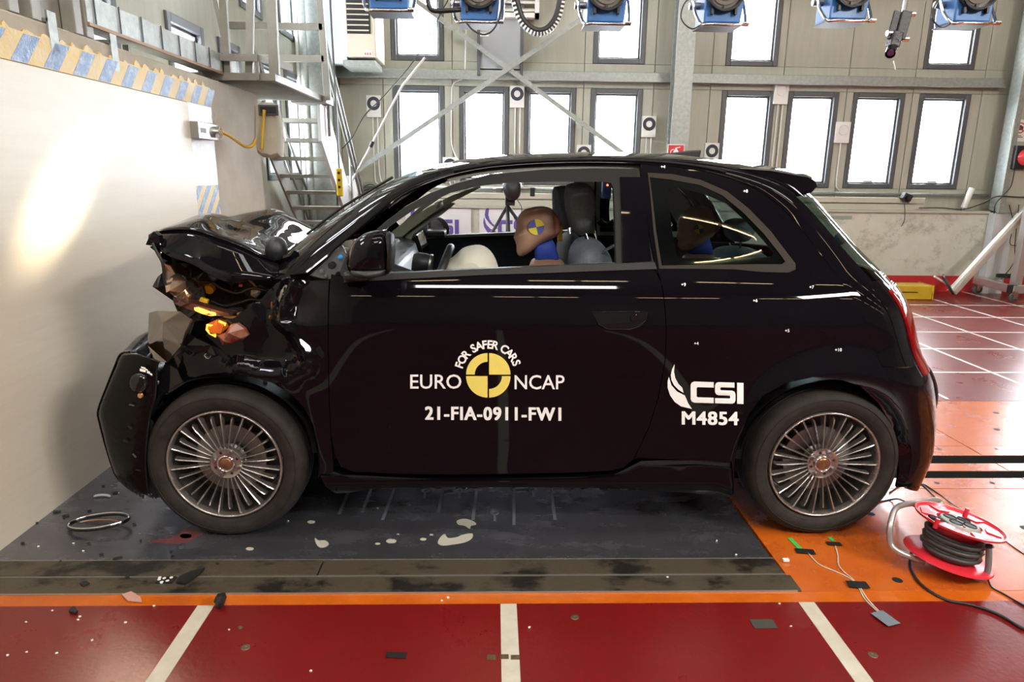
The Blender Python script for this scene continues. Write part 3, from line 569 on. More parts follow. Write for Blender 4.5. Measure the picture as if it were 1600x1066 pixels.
# ================================================================== PLATFORM AND STAIRS
t = thing('access_platform', (-1.85, 5.6, 1.99), 'grey steel access platform with grating and guard rails', 'platform')
PZ = 2.0; PXL, PXR, PYF, PYB = -2.2, -1.50, 5.02, 6.35
obj('edge_channel', G().bx(-2.1, PXR, PYF, PYF + .03, PZ - .005, PZ + .045).bx(PXR - .03, PXR, PYF + .03, PYB, PZ - .005, PZ + .045).bx(PXL, PXR, PYB - .03, PYB, PZ - .005, PZ + .045), GREYS, t, bevel=.003)
g = G()
for k in range(44): g.bx(PXL + .03, PXR - .03, PYF + .035 + k * .029, PYF + .041 + k * .029, PZ, PZ + .022)
for k in range(14): g.bx(PXL + .06 + k * .045, PXL + .064 + k * .045, PYF + .03, PYB - .03, PZ + .004, PZ + .018)
obj('grating', g, GREYS, t, kind='stuff')
a = aY(284, 88, PYF - .02); b = aY(403, 96, PYF - .02)
obj('toe_board', G().bx(a.x, b.x, PYF - .03, PYF - .012, b.z - .0, b.z + .045), GREYS, t); obj('toe_board', G().bar((b.x, PYF - .02, b.z + .02), (PXR + .0, PYF + .42, b.z + .02), .018, .045), GREYS, t)
obj('toe_post', G().bx(b.x - .02, b.x, PYF - .02, PYF, PZ, b.z), GREYS, t)
for (px0, px1, w) in ((349, 353, .05), (397, 387, .05), (425, 427, .065)):
    p = aY(px1, 90, PYF + .03); q = aY(px0, 0, PYF + .03); obj('post', G().bar((p.x, PYF + .04, PZ + .04), (q.x + (q.x - p.x) * .4, PYF + .04, 3.1), w, w * .7), GREYS, t, bevel=.004)
q0 = aY(432, 42, PYB); q1 = aY(505, 42, PYB); q2 = aY(505, 93, PYB)
obj('rail', G().bx(q0.x - .55, q1.x, PYB - .03, PYB + .01, q0.z - .025, q0.z + .03), GREYS, t, bevel=.003); obj('rail', G().bx(q0.x - .55, q1.x, PYB - .03, PYB + .01, q2.z - .025, q2.z + .03), GREYS, t, bevel=.003)
pt = aY(498, 0, PYB); pb = aY(512, 140, PYB); obj('post', G().bar((pb.x, PYB - .01, PZ), (pt.x, PYB - .01, 3.15), .055, .04), GREYS, t, bevel=.004)
obj('brace', G().bar((-2.0, PYF + .2, 3.0), (-1.9, PYF + .3, PZ + .05), .03), GREYS, t)
obj('step_landing', G().bx(-1.78, -1.47, PYB, PYB + .28, PZ - .02, PZ + .05), GREYS, t, bevel=.004)
t = thing('steel_stairs', (-1.85, 7.3, 0), 'grey steel stairs going down behind the barrier to floor', 'stairs')
SX0, SX1 = -2.14, -1.545; YT, SL = 6.45, .94
yb = YT + 2.0 / SL
obj('stringer', G().prism([(SX1, YT - .02, 2.0), (SX1, YT + .06, 2.02), (SX1, YT + .34, 1.90), (SX1, yb + .26, .02), (SX1, yb - .06, .02), (SX1, YT - .02, 1.66)], (-.03, 0, 0)), mat('pale_stair_paint', (0.50, 0.50, 0.48), 0.4), t)
obj('stringer', G().prism([(SX0, YT, 2.0), (SX0, YT + .22, 1.92), (SX0, yb + .18, .02), (SX0, yb, .02), (SX0, YT, 1.80)], (.02, 0, 0)), GREYS, t)
for k in range(11):
    z = 1.86 - k * .165; y = YT + (2.0 - z) / SL; obj('tread', G().bx(SX0 + .02, SX1 - .03, y - .09, y + .10, z - .035, z), GREYS, t, bevel=.003)
for dx, m_ in ((.02, 1), (.05, 2)):
    obj('handrail', G().tube([(SX1 + dx, YT + .05, 2.75 - .3 * (m_ - 1)), (SX1 + dx, YT + .12, 2.62 - .3 * (m_ - 1)), (SX1 + dx, yb, .82 - .3 * (m_ - 1))], .018, 8), GALV, t, True)
obj('handrail', G().tube([(SX0, YT + .1, 2.5), (SX0, yb, .75)], .014, 8), GALV, t, True); obj('handrail', G().tube([(SX0, YT + .1, 2.2), (SX0, yb, .42)], .014, 8), GALV, t, True)
for yy in (YT + .2, YT + 1.1, yb - .1):
    z0 = 2.0 - (yy - YT) * SL; obj('post', G().cyl((SX1 + .02, yy, z0 - .1), (SX1 + .02, yy, z0 + .62), .014, n=8), GALV, t, True)
obj('column_pipe', G().cyl((-2.12, 8.2, 0), (-2.12, 8.2, UPZ), .04, n=14), GALV, None, 'auto', label='tall galvanised pipe in left corner behind the stairs', cat='pipe')
obj('column_pipe', G().cyl((-2.2, 8.25, 0), (-2.2, 8.25, UPZ), .025, n=14), WPL, None, 'auto', label='slim white pipe in left corner beside the galvanised one', cat='pipe')
p = aY(531, 285, 6.2); YB = mat('yellow_plastic', (0.75, 0.52, 0.03), 0.4)
t = thing('crane_pendant', (p.x, 6.2, p.z - .15), 'yellow crane pendant control hanging beside the stairs', 'control box')
obj('body', G().box((p.x, 6.2, p.z), (.055, .05, .24)), YB, t, bevel=.012); obj('cable', G().cyl((p.x, 6.2, p.z + .12), (p.x - .02, 6.2, 5), .009, n=6), CABLE, t)
for k in range(3): obj('button', G().cyl((p.x, 6.176, p.z + .08 - k * .06), (p.x, 6.170, p.z + .08 - k * .06), .012, n=10), BLKP, t)
t = thing('light_stand', (-1.3, 6.9, 0), 'thin white pole leaning across the leftmost window', 'pole')
obj('pole', G().tube([aY(545, 292, 7.6), aY(581, 225, 7.6), aY(628, 135, 7.6), aY(664, 90, 7.6)], .012, 8), WPL, t, True); obj('joint', G().cyl(aY(579, 230, 7.6), aY(583, 221, 7.6), .022, n=10), BLKP, t)
obj('stay_cable', G().tube(crm([aY(700, 0, 7.0), aY(650, 90, 7.0), aY(600, 150, 7.0), aY(570, 180, 7.0), aY(552, 212, 7.0), aY(535, 232, 7.0)], 5), .006, 6), CABLE, None, True, label='grey cable hanging in front of leftmost windows', cat='cable')
obj('wiring', G().tube(crm([aY(560, 318, 8.40), aY(566, 296, 8.40), aY(580, 288, 8.40), aY(600, 300, 8.40), aY(620, 312, 8.4)], 5), .008, 6).tube(crm([aY(552, 308, 8.42), aY(575, 296, 8.42), aY(598, 296, 8.42), aY(625, 306, 8.42)], 5), .008, 6), CABLE, None, True, label='bundle of black cables looped above the ledge behind bonnet', cat='cable')
t = thing('switch_cabinet', (-1.9, 8.35, 1.0), 'pale grey switch cabinet below the stairs in corner', 'cabinet')
obj('case', G().bx(-1.86, -1.62, 8.38, 8.48, .72, 1.35), WPL, t, bevel=.006); obj('door_lock', G().cyl((-1.66, 8.375, 1.05), (-1.66, 8.38, 1.05), .012, n=10), BLKP, t)
# ================================================================== CAR
YC = 3.25
def spline(pts):
    xs = [p[0] for p in pts]; ys = [p[1] for p in pts]; n = len(xs); h = [xs[i + 1] - xs[i] for i in range(n - 1)]
    al = [0] + [3 * ((ys[i + 1] - ys[i]) / h[i] - (ys[i] - ys[i - 1]) / h[i - 1]) for i in range(1, n - 1)] + [0]
    l = [1] * n; mu = [0] * n; z = [0] * n; c = [0] * n; b = [0] * n; d = [0] * n
    for i in range(1, n - 1): l[i] = 2 * (xs[i + 1] - xs[i - 1]) - h[i - 1] * mu[i - 1]; mu[i] = h[i] / l[i]; z[i] = (al[i] - h[i - 1] * z[i - 1]) / l[i]
    for j in range(n - 2, -1, -1): c[j] = z[j] - mu[j] * c[j + 1]; b[j] = (ys[j + 1] - ys[j]) / h[j] - h[j] * (c[j + 1] + 2 * c[j]) / 3; d[j] = (c[j + 1] - c[j]) / (3 * h[j])
    def f(x):
        x = min(max(x, xs[0]), xs[-1]); i = 0
        while i < n - 2 and x > xs[i + 1]: i += 1
        t = x - xs[i]; return ys[i] + b[i] * t + c[i] * t * t + d[i] * t ** 3
    return f
W0 = spline([(.08, .745), (.16, .795), (.24, .812), (.32, .806), (.42, .808), (.56, .822), (.70, .838), (.80, .846), (.88, .846), (.95, .832), (1.01, .806), (1.07, .772), (1.18, .722), (1.30, .668), (1.40, .612), (1.50, .54)])
WHF = Vector((-1.018, 0, .304)); WHR = Vector((1.297, 0, .304))
def sstep(a, b, x): t = min(max((x - a) / (b - a), 0), 1); return t * t * (3 - 2 * t)
def bodyw(X, z):
    w = W0(z)
    if X > .8: w *= 1 - .085 * ((X - .8) / 1.0) ** 2.2
    if X < -.5: w *= 1 - .10 * ((-.5 - X) / .9) ** 2
    if z > 1.0 and X > .5: w -= .05 * sstep(1.0, 1.4, z) * ((X - .5) / .8) ** 2
    if z > 1.0 and X < .1: w -= .05 * sstep(1.0, 1.4, z) * ((.1 - X) / .6) ** 2
    for c, a in ((WHR, .040), (WHF, .012)):
        r = sqrt((X - c.x) ** 2 + (z - c.z) ** 2); w += a * math.exp(-((r - .375) / .085) ** 2) * sstep(.95, .62, z)
    return w
def bx_(px, py, sg=-1, off=0.0, wf=None):
    wf = wf or bodyw; Y = 2.45
    for _ in range(8):
        p = aY(px, py, Y); Y = YC + sg * (wf(p.x, p.z) + off)
    p = aY(px, py, Y); return (p.x, p.z)
def PX(lst, wf=None): return [bx_(a, b, -1, 0, wf) for a, b in lst]
def smooth2(pts, n=3, closed=True): return [(v.x, v.z) for v in crm([(a, 0, b) for a, b in pts], n, closed)]
def inpoly(x, y, P):
    c = False; j = len(P) - 1
    for i in range(len(P)):
        if (P[i][1] > y) != (P[j][1] > y) and x < (P[j][0] - P[i][0]) * (y - P[i][1]) / (P[j][1] - P[i][1]) + P[i][0]: c = not c
        j = i
    return c
def segd(x, y, a, b):
    dx, dy = b[0] - a[0], b[1] - a[1]; L = dx * dx + dy * dy; t = 0 if L == 0 else max(0, min(1, ((x - a[0]) * dx + (y - a[1]) * dy) / L))
    return sqrt((x - a[0] - t * dx) ** 2 + (y - a[1] - t * dy) ** 2)
def dens(P, st):
    o = []
    for i in range(len(P)):
        a, b = P[i], P[(i + 1) % len(P)]; L = sqrt((b[0] - a[0]) ** 2 + (b[1] - a[1]) ** 2); n = max(1, int(L / st + .5))
        for k in range(n): t = k / n; o.append((a[0] + (b[0] - a[0]) * t, a[1] + (b[1] - a[1]) * t))
    return o
def shrink(P, d):
    n = len(P); A = sum(P[i][0] * P[(i + 1) % n][1] - P[(i + 1) % n][0] * P[i][1] for i in range(n)); s = 1 if A > 0 else -1; o = []
    for i in range(n):
        a, b, c = Vector(P[i - 1]), Vector(P[i]), Vector(P[(i + 1) % n]); e1 = (b - a).normalized(); e2 = (c - b).normalized()
        nn = Vector((-(e1.y + e2.y), e1.x + e2.x)); nn = nn.normalized() if nn.length > 1e-6 else Vector((-e1.y, e1.x)); k = max(.4, nn.dot(Vector((-e1.y, e1.x)))); q = b + nn * s * d / k; o.append((q.x, q.y))
    return o
def patch(name, poly, m, parent, holes=(), off=0.0, flange=.012, st=.028, sides=(-1, 1), wf=None, gap=.0015, **meta):
    wf = wf or bodyw; res = []
    if gap: poly = shrink(poly, gap)
    P = dens(poly, st); H = [dens(h, st) for h in holes]; vs = list(P); ed = [(i, (i + 1) % len(P)) for i in range(len(P))]
    for h in H: b = len(vs); vs += h; ed += [(b + i, b + (i + 1) % len(h)) for i in range(len(h))]
    x0 = min(p[0] for p in P); x1 = max(p[0] for p in P); y0 = min(p[1] for p in P); y1 = max(p[1] for p in P); loops = [P] + H; x = x0 + st / 2
    while x < x1:
        y = y0 + st / 2
        while y < y1:
            if inpoly(x, y, P) and not any(inpoly(x, y, h) for h in H):
                if min(segd(x, y, l[i - 1], l[i]) for l in loops for i in range(len(l))) > st * .45: vs.append((x, y))
            y += st
        x += st
    r = geometry.delaunay_2d_cdt([Vector(v) for v in vs], ed, [], 0, 1e-6)
    V = [(v.x, v.y) for v in r[0]]; F = []
    for f in r[2]:
        cx = sum(V[i][0] for i in f) / len(f); cy = sum(V[i][1] for i in f) / len(f)
        if inpoly(cx, cy, P) and not any(inpoly(cx, cy, h) for h in H): F.append(list(f))
    e = 1e-3
    for sg in sides:
        g = G(); nm = []
        for (x, z) in V:
            w = wf(x, z) + off; wx = (wf(x + e, z) - wf(x - e, z)) / (2 * e); wz = (wf(x, z + e) - wf(x, z - e)) / (2 * e)
            g.v.append(Vector((x, YC + sg * w, z))); nm.append(Vector((-wx, sg, -wz)).normalized())
        for f in F:
            a, b, c = [Vector(V[i]) for i in f[:3]]; ccw = (b - a).cross(c - a) > 0
            g.f.append(f if ccw == (sg < 0) else f[::-1])
        if flange:
            cnt = {}
            for f in g.f:
                for i in range(len(f)): k = (f[i], f[(i + 1) % len(f)]); cnt[k] = 1
            for (a, b) in list(cnt):
                if (b, a) not in cnt:
                    d = Vector((V[b][0] - V[a][0], 0, V[b][1] - V[a][1])); nn = Vector((d.z, 0, -d.x)).normalized() * (1 if sg < 0 else -1)
                    base = len(g.v); o = Vector((0, -sg * flange, 0))
                    g.v += [g.v[a].copy(), g.v[b].copy(), g.v[b] + o, g.v[a] + o]; nm += [nn] * 4; g.f.append([base, base + 3, base + 2, base + 1])
        res.append(obj(name, g, m, parent, normals=nm, **meta))
    return res
# --- centre-line (P) and shoulder rail (Q) of the upper skin, windscreen base -> rear bumper
PP = [(-.98, 1.005), (-.86, 1.095), (-.72, 1.187), (-.60, 1.267), (-.48, 1.342), (-.35, 1.400), (-.207, 1.440), (-.05, 1.465), (.15, 1.482), (.40, 1.490), (.664, 1.488), (.85, 1.478), (1.02, 1.456), (1.14, 1.430), (1.24, 1.395), (1.33, 1.335), (1.42, 1.245), (1.53, 1.13), (1.66, 1.01), (1.74, .91), (1.78, .81), (1.82, .70), (1.875, .61), (1.915, .50), (1.93, .38), (1.915, .26), (1.86, .11)]
QQ = [(478, 424), (517, 393), (557, 360), (592, 331), (628, 305), (668, 286), (712, 272), (765, 262), (840, 256), (920, 254), (1000, 256), (1060, 261), (1110, 270), (1150, 282), (1188, 299), (1222, 325), (1250, 355), (1285, 400), (1318, 445), (1345, 487), (1360, 525), (1375, 565), (1392, 600), (1408, 640), (1420, 680), (1424, 720), (1412, 762)]
QX = PX(QQ)
def cr1(L, s):
    n = len(L); s = min(max(s, 0), n - 1); i = min(int(s), n - 2); t = s - i; p1 = Vector(L[i]); p2 = Vector(L[i + 1]); p0 = Vector(L[i - 1]) if i else p1 * 2 - p2; p3 = Vector(L[i + 2]) if i < n - 2 else p2 * 2 - p1
    return 0.5 * ((2 * p1) + (p2 - p0) * t + (2 * p0 - 5 * p1 + 4 * p2 - p3) * t * t + (3 * p1 - p0 - 3 * p2 + p3) * t ** 3)
def LS(s, u):
    P = cr1(PP, s); Q = cr1(QX, s); w = bodyw(Q.x, Q.y); p = 2.3 + .9 * sstep(5, 8, s) - .3 * sstep(13, 17, s)
    h = sqrt(max(0, 1 - abs(u) ** p)); return Vector((Q.x + (P.x - Q.x) * h, YC + u * w, Q.y + (P.y - Q.y) * h))
def loftp(name, s0, s1, t0, t1, m, parent, off=0.0, ns=30, nu=30, flange=.01, **meta):
    """t in -1..1 with u = sin(t pi/2)"""
    g = G(); nm = []; e = 2e-3
    for i in range(ns + 1):
        s = s0 + (s1 - s0) * i / ns
        for j in range(nu + 1):
            t = t0 + (t1 - t0) * j / nu; u = sin(t * pi / 2)
            tt = min(max(t, -.985), .985); a = LS(s + e * 5, sin(tt * pi / 2)) - LS(s - e * 5, sin(tt * pi / 2)); b = LS(s, sin((tt + e) * pi / 2)) - LS(s, sin((tt - e) * pi / 2)); n = a.cross(b)
            n.normalize()
            g.v.append(LS(s, u) + n * off); nm.append(n)
    W = nu + 1
    for i in range(ns):
        for j in range(nu): g.f.append([i * W + j, i * W + W + j, i * W + W + j + 1, i * W + j + 1][::1])
    if flange:
        L = [j for j in range(nu + 1)] + [i * W + nu for i in range(1, ns + 1)] + [ns * W + j for j in range(nu - 1, -1, -1)] + [i * W for i in range(ns - 1, 0, -1)]
        b = len(g.v); k = len(L)
        for i in L: g.v.append(g.v[i].copy()); nm.append(nm[i])
        for i in L: g.v.append(g.v[i] - nm[i] * flange); nm.append(nm[i])
        for i in range(k): g.f.append([b + i, b + (i + 1) % k, b + k + (i + 1) % k, b + k + i])
    return obj(name, g, m, parent, normals=nm, **meta)
car = thing('crashed_car', (0.3, YC, 0), 'black three-door hatchback with crushed front end parked against the barrier', 'car')
# ---- outlines in photo pixels, laid onto the body surface
doorgap = [(1000, 263), (1006, 310), (1013, 360), (1021, 405), (1033, 440), (1039, 480), (1041, 520), (1039, 565), (1029, 620), (1015, 665), (1003, 692), (990, 718), (975, 731), (955, 736)]
DOORP = PX([(517, 428), (514, 460), (513, 500), (513, 560), (514, 620), (517, 680), (523, 712), (533, 730), (552, 738), (620, 741), (700, 742), (800, 741), (900, 739)] + doorgap[::-1][0:1] + doorgap[::-1][1:10] + [(1021, 418), (960, 420), (860, 424), (760, 427), (640, 433), (560, 438)])
DOORP = [p for p in DOORP]
fr_out = [(536, 441), (530, 425), (538, 404), (562, 380), (597, 350), (632, 323), (672, 301), (712, 286), (765, 272), (850, 264), (930, 262), (999, 263)]
FRAMEP = PX(fr_out + [(1006, 310), (1013, 360), (1021, 405), (1023, 420), (960, 421), (860, 425), (760, 428), (640, 434), (560, 440)])
OPEN_ = PX([(548, 429), (556, 405), (575, 382), (604, 357), (648, 327), (702, 302), (747, 291), (790, 286), (861, 284), (940, 284), (955, 286), (959, 295), (961, 340), (963, 412), (860, 416), (760, 420), (640, 426)])
W2 = lambda f: f
def frinset(x, z): return bodyw(x, z) - .006
patch('door_panel', DOORP, PAINT, car, st=.025)
patch('window_frame', FRAMEP, SATIN, car, holes=[OPEN_], off=-.004, st=.025, flange=.03)
belt = PX([(536, 442), (540, 431), (640, 425), (760, 419), (860, 415), (960, 411), (1023, 409), (1027, 421), (960, 423), (860, 427), (760, 430), (640, 436)])
patch('belt_trim', belt, mat('grey_belt_trim', (0.028, 0.026, 0.024), 0.5, spec=.15), car, off=.004, st=.03, flange=.01)
patch('pillar_plate', PX([(968, 276), (1003, 276), (1010, 330), (1019, 408), (972, 411), (970, 340)]), PAINT, car, off=.001, st=.03)
# quarter panel with side window
archR = [(1146, 776), (1147, 735), (1154, 690), (1169, 650), (1193, 618), (1228, 599), (1270, 590), (1310, 592), (1350, 606), (1383, 634), (1405, 668), (1418, 710), (1420, 752)]
roofline = [(1412, 762), (1424, 720), (1420, 680), (1408, 640), (1392, 600), (1375, 565), (1360, 525), (1345, 487), (1318, 445), (1285, 400), (1250, 355), (1222, 325), (1188, 299), (1150, 282), (1110, 270), (1060, 261), (1000, 256)]
# rear arch edge moved inside the rail
archR2 = [(1146, 776), (1147, 735), (1154, 690), (1169, 650), (1193, 618), (1228, 599), (1270, 590), (1308, 592), (1344, 604), (1372, 630), (1392, 662), (1402, 700), (1404, 735), (1400, 762)]
winq = PX([(1012, 270), (1050, 272), (1095, 281), (1136, 299), (1170, 326), (1204, 361), (1229, 394), (1243, 412), (1243, 421), (1232, 426), (1190, 425), (1150, 421), (1100, 420), (1030, 420), (1021, 360)])
QUART = PX(archR2 + roofline[0:] + [(1000, 263)] + doorgap[1:12] + [(1000, 716), (1060, 719), (1143, 722)])
patch('rear_quarter_panel', QUART, PAINT, car, holes=[winq], st=.025)
win_in = PX([(1015, 277), (1050, 281), (1093, 289), (1128, 305), (1160, 331), (1194, 366), (1220, 399), (1227, 409), (1222, 413), (1180, 413), (1100, 414), (1034, 415), (1025, 360)])
patch('quarter_window_trim', winq, mat('brown_grey_trim', (0.026, 0.02, 0.015), 0.5, spec=.12), car, holes=[win_in], off=.001, st=.03, gap=0)
frit_in = PX([(1044, 300), (1048, 294), (1062, 293), (1100, 303), (1135, 318), (1165, 345), (1195, 378), (1210, 396), (1206, 402), (1120, 404), (1070, 404), (1058, 400), (1050, 360)])
patch('quarter_glass_border', win_in, GLOSSK, car, holes=[frit_in], off=-.003, st=.03, gap=0, flange=.004)
patch('quarter_glass', win_in, TINT, car, off=-.0005, st=.04, gap=0, flange=0)
# side skirt
patch('side_skirt', PX([(500, 742), (520, 742), (533, 744), (552, 748), (620, 750), (700, 751), (800, 750), (900, 748), (955, 745), (980, 738), (1000, 728), (1060, 729), (1143, 731), (1144, 777), (1110, 775), (1060, 769), (1000, 765), (900, 762), (740, 761), (640, 762), (580, 764), (545, 770), (525, 771), (508, 760)]), PAINT, car, st=.022, flange=.08, off=.004)
patch('sill_step', PX([(519, 738), (535, 744), (700, 752), (955, 746), (1003, 722), (1143, 724), (1143, 732), (1000, 731), (955, 750), (700, 757), (535, 752), (505, 746), (505, 738)]), BLKP, car, off=-.012, st=.04, flange=0)
# ---- crumpled front wing
foldA = PX([(470, 400), (455, 440), (434, 492), (431, 503), (455, 522), (476, 555), (471, 570), (445, 583), (400, 583), (370, 575)])
def cramp(X, z):
    w = bodyw(X, z)
    # everything forward of the fold is pushed in; signed side from the nearest segment
    best = 9; sgn = 1
    for i in range(len(foldA) - 1):
        a, b = foldA[i], foldA[i + 1]; d = segd(X, z, a, b)
        if d < best: best = d; sgn = 1 if (b[0] - a[0]) * (z - a[1]) - (b[1] - a[1]) * (X - a[0]) < 0 else -1
    d = best * sgn     # >0 front side
    w -= .055 * sstep(-.006, .05, d)
    if d < 0: w += .022 * math.exp(-(best / .03) ** 2)
    cx, cz = DENT; r = sqrt((X - cx) ** 2 + ((z - cz) * 1.2) ** 2); w -= .028 * max(0, 1 - r / .085)
    cx, cz = DENT2; r = abs((X - cx) * .6 + (z - cz) * .8); w -= .016 * max(0, 1 - r / .05) * sstep(-.60, -.66, X) * (1 if z > .6 else 0)
    if X < -1.0: w -= .06 * sstep(-1.0, -1.3, X)
    w += .007 * sin(26 * X + 9 * z) * sin(19 * z - 6 * X) * sstep(-.66, -.80, X)
    return w
DENT = bx_(461, 478); DENT2 = bx_(492, 545)
archF = [(500, 742), (497, 700), (489, 665), (474, 637), (452, 614), (425, 597), (392, 587), (355, 582), (318, 586), (287, 598), (262, 616), (243, 640)]
FENDER = PX([(515, 437), (513, 500), (513, 560), (514, 620), (517, 680), (521, 738)] + archF + [(238, 610), (262, 572), (282, 530), (292, 508), (330, 502), (372, 490), (400, 470), (422, 447), (440, 438), (462, 436), (485, 438)])
patch('front_wing', FENDER, PAINT, car, st=.016, wf=cramp, flange=.02)
# corner where the door mirror triangle has gone: black pillar foot with bolts
tri = PX([(480, 432), (505, 410), (533, 383), (540, 397), (534, 420), (536, 440), (500, 437)])
pf = patch('pillar_foot', tri, BLKP, car, off=-.02, st=.03, sides=(-1,))[0]
patch('pillar_foot', tri, BLKP, car, off=-.02, st=.03, sides=(1,))
for (px, py, r, m) in ((519, 415, .016, BLKP), (529, 429, .011, GLOSSK), (532, 402, .009, mat('blue_marker_dot', (0.05, 0.35, 0.75), 0.4)), (503, 424, .009, STEEL), (510, 431, .007, STEEL)):
    x, z = bx_(px, py, -1, -.02); y = YC - bodyw(x, z) + .02; obj('pillar_bolt', G().lathe([(0, -.012), (r * .5, -.012), (r * .55, -.006), (r * .9, -.006), (r, .002)], (x, y, z), (0, 1, 0), 16), m, pf, 'auto')
# ---- upper skin
loftp('windscreen', .35, 5.7, -.66, .66, glassmat('windscreen_glass', (.42, .48, .47)), car, flange=0)
for sg in (-1, 1): loftp('roof_pillar', 0, 5.7, min(sg, sg * .66), max(sg, sg * .66), PAINT, car, ns=34, nu=8)
loftp('windscreen_border', .35, .9, -.66, .66, GLOSSK, car, off=-.002, ns=4); loftp('windscreen_border', 5.3, 5.72, -.66, .66, GLOSSK, car, off=-.002, ns=4)
loftp('roof_panel', 5.72, 13.6, -1, 1, PAINT, car, ns=60, nu=40)
loftp('roof_lining', 5.8, 13.8, -.88, .88, LINING, car, off=-.03, ns=20, nu=14)
for sg in (-1, 1): loftp('rear_pillar_skin', 13.63, 17.9, min(sg, sg * .80), max(sg, sg * .80), PAINT, car, ns=24, nu=8)
loftp('rear_window', 14.6, 17.9, -.80, .80, TINT, car, flange=0, ns=14); loftp('tailgate_top', 13.63, 14.6, -.80, .80, PAINT, car, ns=6)
loftp('tailgate', 17.92, 21.2, -.84, .84, PAINT, car, ns=20); 
for sg in (-1, 1): loftp('corner_skin', 17.92, 21.2, min(sg, sg * .85), max(sg, sg * .85), PAINT, car, ns=16, nu=8)
loftp('rear_bumper', 21.23, 26, -1, 1, PAINT, car, ns=30, nu=40)
LAMPR = mat('red_tail_lens', (0.22, 0.002, 0.003), 0.06, emit=(1, .01, .01), es=.06, coat=1)  # faint glow stands in for daylight behind the unlit lens
for sg in (-1, 1): loftp('tail_lamp', 18.3, 21.7, min(sg * .42, sg * .72), max(sg * .42, sg * .72), LAMPR, car, off=.008, ns=14, nu=8, flange=.012)
# roof spoiler
sp = [(1150, 263), (1205, 267), (1262, 277), (1275, 284), (1277, 291), (1268, 301), (1240, 309), (1228, 313), (1196, 294), (1165, 277)]
rows = []; N = 26
for j in range(N + 1):
    u = -1 + 2 * j / N; Y = YC + u * .56; k = (1 - abs(u) ** 4) * .0; r_ = []
    for (a, b) in sp:
        q = aY(a, b, YC - .56); x = q.x + .12 * (1 - abs(u) ** 2.2); z = q.z + .03 * (1 - u * u); r_.append((x, Y, z))
    rows.append(r_)
g = G(); n = len(sp)
for r_ in rows: g.v += [Vector(p) for p in r_]
for j in range(N):
    for i in range(n): g.f.append([j * n + i, j * n + (i + 1) % n, (j + 1) * n + (i + 1) % n, (j + 1) * n + i])
g.f.append(list(range(n))); g.f.append([N * n + i for i in range(n)][::-1]); obj('roof_spoiler', g, PAINT, car, 'auto', ang=.6)
obj('aerial_fin', G().prism([(.74, YC - .02, 1.487), (.95, YC - .02, 1.475), (.955, YC - .02, 1.512), (.90, YC - .02, 1.508)], (0, .04, 0)), BLKP, car, bevel=.006)
obj('roof_seal', G().tube([LS(s, sin(-.93 * pi / 2)) + Vector((0, 0, .004)) for s in [6 + .3 * k for k in range(22)]], .006, 6), SATIN, car, True)
# wiper
obj('wiper', G().tube(crm([LS(1.2, -.2) + Vector((-.004, 0, .008)), LS(2.6, -.3) + Vector((-.008, 0, .014)), LS(4.4, -.45) + Vector((-.006, 0, .010))], 5), .006, 6), BLKP, car)
# fuel/charge flap rear, door handle recess, tick marks
hx = lambda px, py, o=.0: (lambda q: Vector((q[0], YC - bodyw(q[0], q[1]) - o, q[1])))(bx_(px, py))
hp = [(925, 488), (1013, 487), (1010, 500), (1000, 510), (985, 515), (950, 515), (935, 507)]
g = G().add([hx(a, b, .0012) for a, b in hp], [range(len(hp))]); dh = obj('door_handle', g, mat('handle_recess', (0.006, 0.006, 0.007), 0.12), car)
obj('handle_rim', G().tube([hx(a, b, .001) for a, b in hp], .0022, 6, True), PAINT, dh, True); obj('handle_button', G().lathe([(0, -.006), (.012, -.006), (.014, 0)], hx(990, 496, .001), (0, 1, 0), 18), GLOSSK, dh, 'auto')
def surf(px, py, off=.0015):
    x, z = bx_(px, py); return Vector((x, YC - bodyw(x, z) - off, z))
def decal(name, g2, m): return obj(name, g2, m, car)
fn = lambda u, v: surf(u, v)          # chart in photo pixels laid on the body (v grows downwards)
def tpx(body, x0, x1, yt, yb, bold=0, sp_=1.0, dy=0.0):
    """text in the pixel box, laid on the metal"""
    vs, fs, bb = textgeo(body, bold, sp_); g = G(); sx = (x1 - x0) / (bb[1] - bb[0]); sy = (yb - yt) / (bb[3] - bb[2])
    return g.add([surf(x0 + (x - bb[0]) * sx, yb - (y - bb[2]) * sy + dy * (x - bb[0]) * sx) for x, y in vs], [f[::-1] for f in fs])
def tpxb(body, x0, x1, yt, yb, sp_, dy):
    g = G()
    for k, (a, b) in enumerate(((-1, -.6), (1, -.6), (1, .6), (-1, .6), (0, 0))):
        q = tpx(body, x0 + a, x1 + a, yt + b, yb + b, 0.0, sp_, dy); g.add([v + Vector((0, -.00004 * k, 0)) for v in q.v], q.f)
    return g
decal('lettering', tpx('EURO', 641, 721, 585, 607.5, .008), WHITEP); decal('lettering', tpx('NCAP', 804, 882, 586, 608.5, .008), WHITEP)
decal('lettering', tpxb('21-FIA-0911-FW1', 665, 876, 635.5, 655.5, 1.12, .008), WHITEP)
decal('lettering', tpxb('M4854', 1066, 1153, 643, 663, 1.08, .012), WHITEP)
